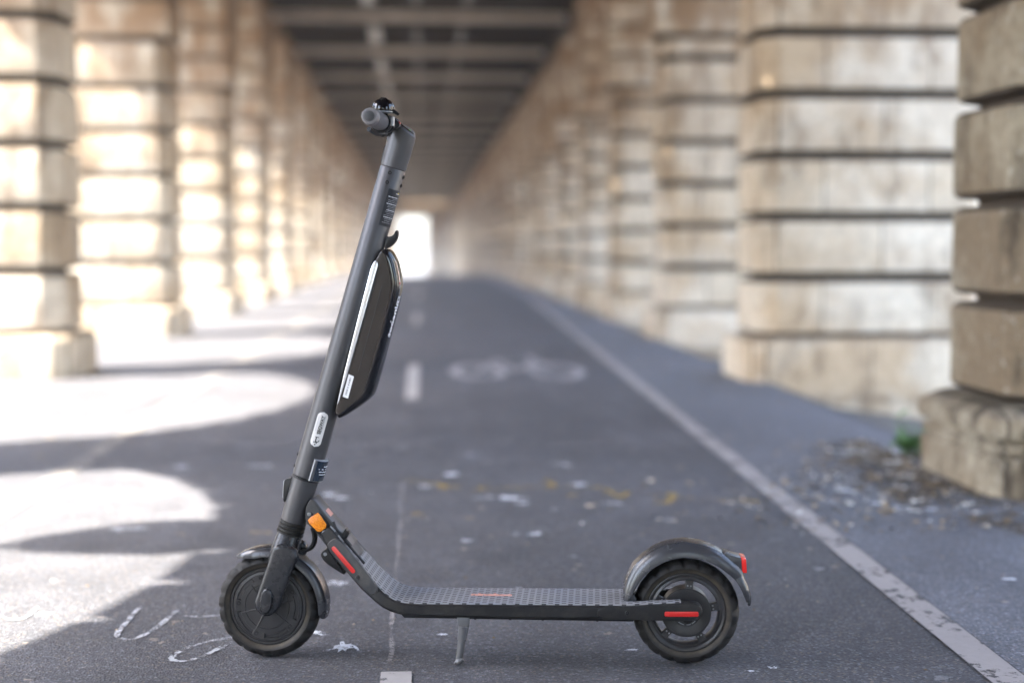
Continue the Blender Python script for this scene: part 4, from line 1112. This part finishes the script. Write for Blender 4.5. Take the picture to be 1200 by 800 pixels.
# bell on top
bc = bp(.002, .0185, .112); bax = (SF.ez*0.97 - SF.ex*0.24 + SF.n*0.05).normalized()
bell = None
bm = bmesh.new(); SF.lathe(bm, bc, [(0, .0295), (.0050, .0292), (.0066, .0278), (.0085, .0262), (.0150, .0232), (.0198, .0175), (.0226, .0115), (.0236, .0052), (.0230, .0032), (0, .0032)], 40, bax)
bell = finish('bell', bm, M['gloss_black'], bar)
bm = bmesh.new(); SF.lathe(bm, bc, [(0, -.002), (.0222, -.001), (.0248, .0006), (.0248, .0020), (.0222, .0030), (0, .0030)], 40, bax); finish('bell_base', bm, M['silver'], bell)
bm = bmesh.new(); k1, k2 = bc + bax*.008 + SF.ex*.018 + SF.n*.008, bc + bax*.004 + SF.ex*.034 + SF.n*.006
add_tube(bm, [k1, (k1+k2)/2 + bax*.001, k2], [.0045, .0038, .0026], 10); finish('bell_striker', bm, M['black'], bell)
bm = bmesh.new(); SF.lathe(bm, bu(0), [(.0162, .104-.008), (.0205, .104-.008), (.0205, .104+.002), (.0162, .104+.002)], 28, closed=True)
finish('bell_band', bm, M['black'], bell)
bm = bmesh.new(); k3 = bp(.020, .010, .100); add_tube(bm, [k3 + bax*.006, k3 - bax*.012], [.0062, .0055], 12); finish('bell_screw', bm, M['silver'], bell)

# --- external battery behind the stem
bw_ = 0.031
matte = [(392.5, 478), (393.5, 485.5), (397, 488), (425, 464.5), (430.5, 452), (459.2, 344), (459.0, 326), (453.0, 301), (448.5, 293), (444.5, 296), (436.5, 312)]
q = chaikin([SF.uv(x, y, bw_) for x, y in matte], 2)
bm = bmesh.new(); SF.prism_uv(bm, q, bw_, -bw_, .0085, 4); batt = finish('battery_pack', bm, M['gunmetal'], scooter)
# glossy back cover hugging the rear edge
edge = [(396.5, 488.5), (425.4, 465.0), (431, 452), (459.8, 344), (459.6, 326), (453.6, 300), (449, 292.6)]
eq = chaikin([SF.uv(x, y, bw_) for x, y in edge], 2, closed=False)
bm = bmesh.new(); rings = []
n = len(eq)
for i, (u, v) in enumerate(eq):
    a = Vector(eq[max(0, i-1)]); b_ = Vector(eq[min(n-1, i+1)]); d = (b_-a).normalized(); nx, ny = d.y, -d.x
    if nx < 0: nx, ny = -nx, -ny
    th = .0130 * min(1, .25 + 1.5*min(i, n-1-i)/n*2)
    prof = [(-.004, .0318), (th*.25, .0318), (th*.62, .0300), (th*.88, .0260), (th, .020), (th*1.1, 0), (th, -.020), (th*.88, -.0260), (th*.62, -.0300), (th*.25, -.0318), (-.004, -.0318)]
    rings.append([SF.w(u+nx*k, v+ny*k, w) for k, w in prof])
add_rings(bm, rings); cover = finish('back_cover', recalc(bm), M['gloss_black'], batt, smooth=50)
bm = bmesh.new(); SF.prism(bm, [(394.0, 474), (398.3, 471.0), (441.0, 319.0), (443.3, 310), (441.0, 304.5), (437.0, 308.5), (433.2, 319)], bw_+.0012, bw_-.006, 1, .0006, meas=bw_)  # real trim, drawn wider to paint in the pale reflection beside it
finish('chrome_strip_with_sheen', bm, M['chrome'], batt)
bm = bmesh.new(); SF.prism(bm, [(398.4, 470.5), (401.0, 461), (443.6, 319), (445.0, 310.5), (443.6, 310.5), (441.2, 319)], bw_+.0008, bw_-.004, 0, 0, meas=bw_)
finish('seam_strip', bm, M['black'], batt)
# barcode label
bm = bmesh.new(); ul = bm.loops.layers.uv.verify()
c4 = [(401.4, 464.5), (407.8, 466.8), (414.8, 441.0), (408.6, 438.2)]
vs = [bm.verts.new(SF.p(x, y, bw_+.0007)) for x, y in c4]; f = bm.faces.new(vs)
for lp, uvv in zip(f.loops, ((0, 0), (0, 1), (1, 1), (1, 0))): lp[ul].uv = uvv
finish('bar_label', bm, M['barcode'], batt, smooth=0)
# raised groove on the shell
bm = bmesh.new(); add_tube(bm, [SF.p(447.5, 335, bw_+.0002), SF.p(420, 435, bw_+.0002)], .0006, 5); finish('shell_seam', bm, M['black'], batt)
# lettering and button on the glossy back
ua, va = SF.uv(431, 452, bw_); ub, vb = SF.uv(459.8, 344, bw_)
dirb = Vector((ub-ua, vb-va)).normalized(); nb = Vector((dirb.y, -dirb.x)); nb = -nb if nb.x < 0 else nb
def cov(w):
    w = abs(w); K = [(0, .0143), (.020, .0130), (.026, .0115), (.030, .0081), (.0318, .0033)]
    for (a, ha), (b_, hb) in zip(K, K[1:]):
        if w <= b_: return ha + (hb-ha)*(w-a)/(b_-a)
    return .0025
def bk(s_, w, z): # s along from the top end downwards, w across (+near)
    o_ = Vector((ub, vb)) - dirb*s_ + nb*(cov(w)+z); return SF.w(o_.x, o_.y, w)
bm = text_bm('ninebot', 0.0250, lambda x, y, z: bk(0.050+x, 0.0175+y*.95, .0004+z), .0002, .0008)
finish('back_lettering', bm, M['ink_white'], cover, smooth=0)
bm = bmesh.new()
for a, b_, c_, d_ in ((.002, .020, .009, .014), (.002, .020, .020, .025), (.002, .007, .014, .020)):
    bm.faces.new([bm.verts.new(bk(x, y, .0004)) for x, y in ((a, c_), (b_, c_), (b_, d_), (a, d_))])
finish('back_emblem', recalc(bm), M['ink_grey'], cover, smooth=0)
uu, vv = SF.uv(459.6, 332, bw_); bm = cyl(None, SF.w(uu+.0128, vv+.003, .016), SF.ex, .0024, .002, 12); finish('status_light', bm, M['redlight'], cover)
uu, vv = SF.uv(456.8, 318, bw_); bm = cyl(None, SF.w(uu+.0125, vv, .010), (SF.ex*.93+SF.ez*.3), .008, .002, 24, .0006); finish('button', bm, M['black'], cover)
# mounting rail between stem and battery
bm = bmesh.new(); SF.prism(bm, [(404, 440), (432, 440-105), (440, 340), (411, 446)], .012, -.012, 0, 0); finish('battery_rail', bm, M['black'], batt)

# --- folding neck bracket between head tube and deck (body plane)
bm = bmesh.new()
GF.prism(bm, [(357.5, 597), (361.5, 587), (365, 584.8), (369.5, 588), (380, 602), (395, 619.5), (410, 637), (424, 656), (410, 668), (396, 655), (381.5, 639), (371, 625), (364, 617), (358, 612.5)], .032, -.032, 1, .0025)
brk = finish('neck_bracket', bm, M['grey_plastic'], scooter)
bm = bmesh.new(); GF.prism(bm, [(359, 609), (366, 603.5), (375, 598.5), (385.5, 612), (389, 622), (384.5, 630), (373, 627)], .0338, .031, 2, .001); finish('side_plate', bm, M['black'], brk)
bm = bmesh.new(); GF.prism(bm, [(360.3, 609.3), (364.5, 605.5), (372.2, 600.6), (374.5, 602.5), (382.2, 614.0), (381.8, 618.5), (375.5, 623), (371.5, 622.5), (362.5, 613.5)],   .0375, .033, 0, .0020)
finish('amber_reflector', bm, M['amber'], brk)
for px, py in ((362.4, 602.2), (379.8, 623.6)):
    c = GF.p(px, py, .0345); bm = bmesh.new(); GF.lathe(bm, c, [(0, .0002), (.002, .0004), (.0024, .0016), (.0042, .0014), (.0048, -.001), (0, -.001)], 18); finish('screw', bm, M['steel'], brk)
# top cover plate of the neck (light, along the upper edge)
bm = bmesh.new(); GF.prism(bm, [(366, 584.2), (370, 587.2), (381, 601.5), (396, 619), (413, 638.5), (411.6, 639.8), (395, 620.5), (380, 603), (369, 588.5)], .030, -.030, 0, .0008); finish('top_plate', bm, M['stem'], brk)
bm = bmesh.new(); GF.prism(bm, [(378.2, 598.5), (381.5, 597.6), (387.5, 604.5), (386.8, 609)], .012, -.020, 0, .001, meas=.012); finish('warning_label', bm, M['ink_peach'], brk)
bm = bmesh.new(); add_tube(bm, spline([GF.p(390.5, 611, .028), GF.p(393, 617.5, .030), GF.p(399, 626.5, .031), GF.p(408, 637.5, .032), GF.p(418, 650, .033), GF.p(427, 660, .034)], 4), .0034, 8); finish('charge_cable', bm, M['black'], brk)
bm = bmesh.new(); GF.prism(bm, [(400.5, 627), (403, 621.5), (405, 619), (406.5, 622.5), (408.5, 622), (409.2, 625.5), (406.2, 630.5), (403.5, 631)], .034, .014, 0, .001); finish('charge_cap', bm, M['black'], brk)
bm = bmesh.new(); GF.prism(bm, [(375.2, 649.5), (378, 645.5), (383.5, 642), (388, 650), (405.5, 674), (398, 670.5), (380, 658.5)], .022, -.022, 1, .0015); lt = finish('lower_tab', bm, M['black'], brk)
c = GF.p(381, 649, .023); bm = bmesh.new(); GF.lathe(bm, c, [(0, .001), (.0035, .001), (.004, -.002), (0, -.002)], 16); finish('tab_bolt', bm, M['silver'], lt)
# cables from the bracket to the fork
for k, (o_, dx) in enumerate(((.012, 0), (.004, 3))):
    bm = bmesh.new(); add_tube(bm, spline([GF.p(365+dx, 618, o_), GF.p(367.5+dx, 628, o_), GF.p(366+dx, 637, o_), GF.p(360+dx, 643.5, o_), GF.p(349, 646, o_), GF.p(340, 645, o_)], 5), .0030, 10); finish('brake_cable', bm, M['black'], scooter)

# --- deck
DW = .071
HWK = [(370, .034), (385, .040), (401, .046), (415, .053), (430, .060), (441, .066), (455, .069), (470, .071), (900, .071)]
def hwf(x):
    if x <= HWK[0][0]: return HWK[0][1]
    for (a, ha), (b_, hb) in zip(HWK, HWK[1:]):
        if x <= b_: return ha + (hb-ha)*(x-a)/(b_-a)
    return .071
stn = [((386, 617), (375, 626)), ((394, 626), (381, 638)), ((402, 637), (386, 648)), ((415, 653), (400, 664)), ((423, 663), (408, 673)), ((430, 672), (416, 682.5)), ((436, 680), (423, 690.5)), ((442, 687), (431, 698)), ((448, 693.5), (440, 706)),
       ((455, 699.3), (448.5, 712.5)), ((462, 703.3), (457.5, 716.8)), ((471, 706.3), (467, 719.8)), ((482, 707.5), (479, 721.6)), ((495, 708), (494, 722.6)), ((560, 708.6), (560, 724.2)), ((640, 709.2), (640, 725.3)), ((700, 709.7), (700, 726.0)), ((742, 710.1), (742, 726.5))]
def duv(pt, e=0.0): return GF.uv(pt[0], pt[1], hwf(pt[0])+e)
rings = []; mt = []
for tp, bp_ in stn:
    h = hwf((tp[0]+bp_[0])/2); ut, vt_ = GF.uv(tp[0], tp[1], h); ub_, vb_ = GF.uv(bp_[0], bp_[1], h)
    d = Vector((ub_-ut, vb_-vt_)).normalized(); c = .0035
    T = lambda k, o_: GF.w(ut+d.x*k, vt_+d.y*k, o_); B = lambda k, o_: GF.w(ub_-d.x*k, vb_-d.y*k, o_)
    rings.append([T(0, -h+c), T(c, -h), B(c*1.5, -h), B(0, -h+c*1.5), B(0, h-c*1.5), B(c*1.5, h), T(c, h), T(0, h-c)])
    mt.append((ut, vt_, h))
bm = bmesh.new(); add_rings(bm, rings)
deckb = finish('deck_body', recalc(bm), M['deck_side'], scooter)
bm = bmesh.new()
u0_, v0_ = GF.uv(470, 722, .06); u1_, v1_ = GF.uv(745, 727, .06)
GF.prism_uv(bm, [(u0_, v0_+.004), (u0_+.006, v0_-.003), (u1_-.006, v0_-.0035), (u1_, v0_+.004)], .058, -.058, .001, 2)
tray = finish('under_tray', bm, M['black'], deckb)
for px in (557, 598, 636, 700):
    u, v = GF.uv(px, 725, .05); bm = bmesh.new(); GF.lathe(bm, GF.w(u, v0_-.0035, .050), [(0, -.0022), (.003, -.0022), (.004, .001), (0, .001)], 10, 'ez'); finish('tray_bolt', bm, M['black'], tray)
def mat_strip(name, path, parent):
    bm = bmesh.new(); ul = bm.loops.layers.uv.verify(); acc = 0; cols = []
    for i, (u, v, lo, hi) in enumerate(path):
        a = Vector(path[max(0, i-1)][:2]); b_ = Vector(path[min(len(path)-1, i+1)][:2]); d = (b_-a).normalized(); nx, ny = -d.y, d.x
        if ny < 0: nx, ny = -nx, -ny
        if i: acc += (Vector((u, v))-Vector(path[i-1][:2])).length
        cols.append([(bm.verts.new(GF.w(u+nx*h, v+ny*h, w)), acc, w) for w, h in ((hi, .0004), (hi-.0008, .0024), (lo+.0008, .0024), (lo, .0004))])
    for i in range(len(cols)-1):
        for j in range(3):
            q4 = (cols[i][j], cols[i][j+1], cols[i+1][j+1], cols[i+1][j]); f = bm.faces.new([x[0] for x in q4])
            for lp, x in zip(f.loops, q4): lp[ul].uv = (x[1], x[2]+.2)
    return finish(name, recalc(bm), M['mat'], parent, smooth=40)
mp = [Vector(p) for p in mt[0:]]; mp = spline(mp, 3)
mat_o = mat_strip('deck_mat', [(p.x, p.y, -p.z+.0035, p.z-.0035) for p in mp], scooter)
vt0 = GF.uv(600, 709, DW)[1]+.0030
uc0, uc1 = GF.uv(550.5, 700, 0)[0], GF.uv(600.5, 700, 0)[0]
bm = text_bm('ninebot', .0270, lambda x, y, z: GF.w((uc0+uc1)/2 + x*1.02, vt0+z, -.004 - y*.9), .0002, .0016)
finish('deck_lettering', bm, M['ink_peach'], mat_o, smooth=0)
def pp(bm, pts, lift, depth, s_, rnd_=0, bev=0.0, seg=2):
    """side plate following the tapering flank; pts read on the near flank"""
    q = [(*duv(p, lift), hwf(p[0])+lift) for p in pts]
    if rnd_: q = chaikin(q, rnd_)
    b2 = bmesh.new()
    add_rings(b2, [[GF.w(u, v, s_*o_) for u, v, o_ in q], [GF.w(u, v, s_*(o_-depth)) for u, v, o_ in q]])
    bevel_sharp(b2, bev, seg, 60) if bev else recalc(b2)
    me = bpy.data.meshes.new('tmp'); b2.to_mesh(me); b2.free(); bm.from_mesh(me); bpy.data.meshes.remove(me)
def stadium(a, b_, w, n=8):
    a, b_ = Vector(a), Vector(b_); d = (b_-a).normalized(); nn = Vector((-d.y, d.x))
    return [tuple(a + nn*w*math.cos(t_) - d*w*math.sin(t_)) for t_ in [math.pi*k/n for k in range(n+1)]] + [tuple(b_ - nn*w*math.cos(t_) + d*w*math.sin(t_)) for t_ in [math.pi*k/n for k in range(n+1)]]
for s_ in (1, -1):
    bm = bmesh.new()
    pp(bm, [(382.6, 641), (384.5, 635), (390.5, 631), (396.5, 631.5), (401, 635.5), (415, 652.5), (431, 673), (439, 683.5), (443, 690), (441, 695.5), (434, 696.5), (425, 690), (409, 672), (391, 652)], .004, .012, s_, 2, .0025, 3)
    pod = finish('side_pod', bm, M['grey_plastic'], deckb)
    bm = bmesh.new(); pp(bm, stadium((391.2, 642.5), (413.6, 668.8), 2.6), .0056, .004, s_, 0, .0005, 2); finish('red_reflector', bm, M['red'], pod)
    u, v = duv((419.5, 675.8), .0045); o_ = hwf(419.5)+.0046
    bm = bmesh.new(); GF.lathe(bm, GF.w(u, v, s_*o_), [(0, s_*.0012), (.004, s_*.001), (.0046, -s_*.001), (0, -s_*.001)], 18); finish('pod_bolt', bm, M['fork'], pod)
    bm = bmesh.new()
    q = chaikin([GF.uv(x, y, DW) for x, y in [(700, 710.0), (738, 710.0), (770, 708.0), (806, 706.5), (818, 707.5), (823, 712.5), (823.2, 719.5), (819, 725.5), (808, 727.2), (770, 726.8), (735, 726.2), (700, 725.8)]], 1)
    GF.prism_uv(bm, q, s_*(DW+.001), s_*(.043), .003, 3)
    arm = finish('rear_arm', bm, M['deck_side'], deckb)
    ap = [(*GF.uv(x, y, DW), 0, 0) for x, y in ((735, 709.9), (750, 709.2), (765, 708.2), (782, 707.4), (798, 706.8))]
    ap = [(u, v, *(sorted((s_*.0435, s_*(DW-.003)))),) for u, v, _, _ in ap]
    mat_strip('arm_mat', ap, arm)
    bm = bmesh.new(); q = [GF.uv(x, y, DW+.001) for x, y in ((780, 716.2), (817.5, 716.2), (818.6, 717.4), (818.6, 720.8), (817.5, 722), (780, 722), (778.8, 720.8), (778.8, 717.4))]
    GF.prism_uv(bm, q, s_*(DW+.0025), s_*(DW-.003), .0006, 2); finish('red_reflector', bm, M['red'], arm)
    u, v = GF.uv(734.5, 718, DW+.002); bm = bmesh.new(); GF.lathe(bm, GF.w(u, v, s_*(DW+.0012)), [(0, s_*.0012), (.0038, s_*.001), (.0044, -s_*.001), (0, -s_*.001)], 18); finish('arm_bolt', bm, M['fork'], arm)

# --- rear wheel
rw_c = GF.p(803.6, 716.0, 0); rw_c.z = .110
RF = Frame(rw_c, GF.ex, GF.ez, GF.n)
rwheel = holder('rear_wheel', rw_c)
tyre(RF, rwheel)
bm = bmesh.new()                                  # rim: deep ring
RF.lathe(bm, RF.o, [(.0655, .0060), (.0670, .0150), (.0690, .0172), (.0740, .0150), (.0765, .0172), (.0800, .0176), (.0825, .0160), (.0825, -.0160), (.0800, -.0176), (.0690, -.0172), (.0655, -.0060)], 96, closed=True)
rim2 = finish('rim', bm, M['hub'], rwheel)
bm = bmesh.new(); RF.lathe(bm, RF.o, [(0, .0215), (.026, .0215), (.0275, .0200), (.0300, .0200), (.0320, .0212), (.0490, .0205), (.0512, .0180), (.0512, -.0180), (.0440, -.0205), (0, -.0215)], 72)
hub = finish('hub', bm, M['hub'], rwheel)
for k in range(5):
    a0 = 84 + 72*k; bm = bmesh.new(); rings = []
    for r, w, z in ((.044, .0115, .0188), (.052, .0088, .0170), (.060, .0082, .0155), (.068, .0100, .0160)):
        a = R(a0); d = RF.ex*math.cos(a) + RF.ez*math.sin(a); s_ = RF.ex*-math.sin(a) + RF.ez*math.cos(a); c = RF.o + d*r
        rings.append([c + s_*-w + RF.n*(z-.004), c + s_*-w*.8 + RF.n*z, c + s_*w*.8 + RF.n*z, c + s_*w + RF.n*(z-.004), c + s_*w*.6 - RF.n*.008, c - s_*w*.6 - RF.n*.008])
    add_rings(bm, rings); sp = finish('spoke', recalc(bm), M['hub'], rwheel)
    a = R(a0); c = RF.o + (RF.ex*math.cos(a) + RF.ez*math.sin(a))*.056 + RF.n*.0165
    for ds in (-.0035, .0035):
        bm = bmesh.new(); RF.lathe(bm, c + (RF.ex*-math.sin(a)+RF.ez*math.cos(a))*ds, [(0, .0012), (.0018, .0010), (.002, -.002), (0, -.002)], 10); finish('rivet', bm, M['steel'], sp)
bm = bmesh.new()                                  # ring of small printed dashes on the hub
for a0, a1 in ((62, 92), (96, 118), (122, 136), (28, 52), (-62, -40), (-88, -68), (-130, -100), (150, 170)):
    n = 8
    for i in range(n):
        x, y = R(a0+(a1-a0)*i/n), R(a0+(a1-a0)*(i+.62)/n)
        bm.faces.new([bm.verts.new(RF.w(r*math.cos(t_), r*math.sin(t_), .0219)) for r, t_ in ((.0232, x), (.0252, x), (.0252, y), (.0232, y))])
finish('hub_print', recalc(bm), M['ink_grey'], hub, smooth=0)
bm = cyl(None, RF.o, RF.n, .010, .135, 20); finish('axle', bm, M['black'], rwheel)
# rear fender
keys = [(168, .1330, .1230, 1.0), (160, .1400, .1190, 1.0), (140, .1465, .1185, 1.0), (115, .1495, .1190, 1.0), (92, .1500, .1195, 1.0), (72, .1480, .1195, 1.0), (58, .1465, .1195, .98), (49, .1455, .1200, .93), (42, .1470, .1215, .86), (38.5, .1470, .1225, .82), (36.0, .1460, .1230, .80)]
rf = fender(RF, RF.o, lerp_spec(keys, 61), .040, name='rear_fender', mat='fender')
keys = [(38, .1440, .1235, .80), (31, .1405, .1235, .84), (22, .1395, .1240, .82), (13, .1370, .1255, .68), (7, .1335, .1290, .42)]
fl = fender(RF, RF.o, lerp_spec(keys, 21), .040, name='mud_flap', mat='fender', parent=rf)
bm = bmesh.new(); GF.prism(bm, [(868.5, 653.0), (874.6, 654.6), (875.6, 671.3), (869.6, 671.0)], .024, -.024, 0, .0020, meas=.024); finish('tail_light', bm, M['redlight'], rf)
bm = bmesh.new(); GF.prism(bm, [(848, 646.5), (858, 650.5), (869.4, 653.6), (870.4, 670.6), (863.5, 674.5), (850, 668)], .0255, -.0255, 0, .005, meas=.0255); finish('light_housing', bm, M['fender'], rf)
bm = bmesh.new(); GF.prism(bm, [(731.5, 699), (735, 690), (741, 692), (746, 703), (747, 708.5), (731, 708.5)], .036, -.036, 1, .002, meas=.036); finish('fender_foot', bm, M['fender'], rf)

# --- kickstand
bm = bmesh.new(); GF.prism(bm, [(535.3, 721), (550.2, 721), (549.3, 734), (545.5, 736), (538, 735), (536.5, 731)], .060, .040, 0, .0015, meas=.06); ks = finish('kickstand', bm, M['kick'], scooter)
bm = bmesh.new()
A = GF.p(543.6, 733, .054); foot = Vector((*G2(537.5, 779.5), .006)); mid = A.lerp(foot, .38)
add_tube(bm, [A, A.lerp(mid, .5), mid], [.0108, .0102, .0094], 18); finish('upper_tube', bm, M['kick'], ks)
bm = bmesh.new(); low = A.lerp(foot, .90); add_tube(bm, [mid.lerp(A, .05), A.lerp(foot, .75), low], [.0082, .0076, .0070], 16); finish('leg', bm, M['kick'], ks)
bm = bmesh.new(); add_tube(bm, [low + Vector((.007, 0, .002)), low + Vector((.002, 0, -.001)), foot + Vector((-.004, 0, .001)), foot + Vector((-.007, 0, .003))], [.0075, .0084, .0078, .0060], 14); finish('foot', bm, M['kick'], ks)
bm = bmesh.new(); B = A + Vector((.006, -.006, 0)); add_tube(bm, [B, B.lerp(mid + Vector((.005, -.005, 0)), .9)], .0032, 8); finish('spring', bm, M['steel'], ks)
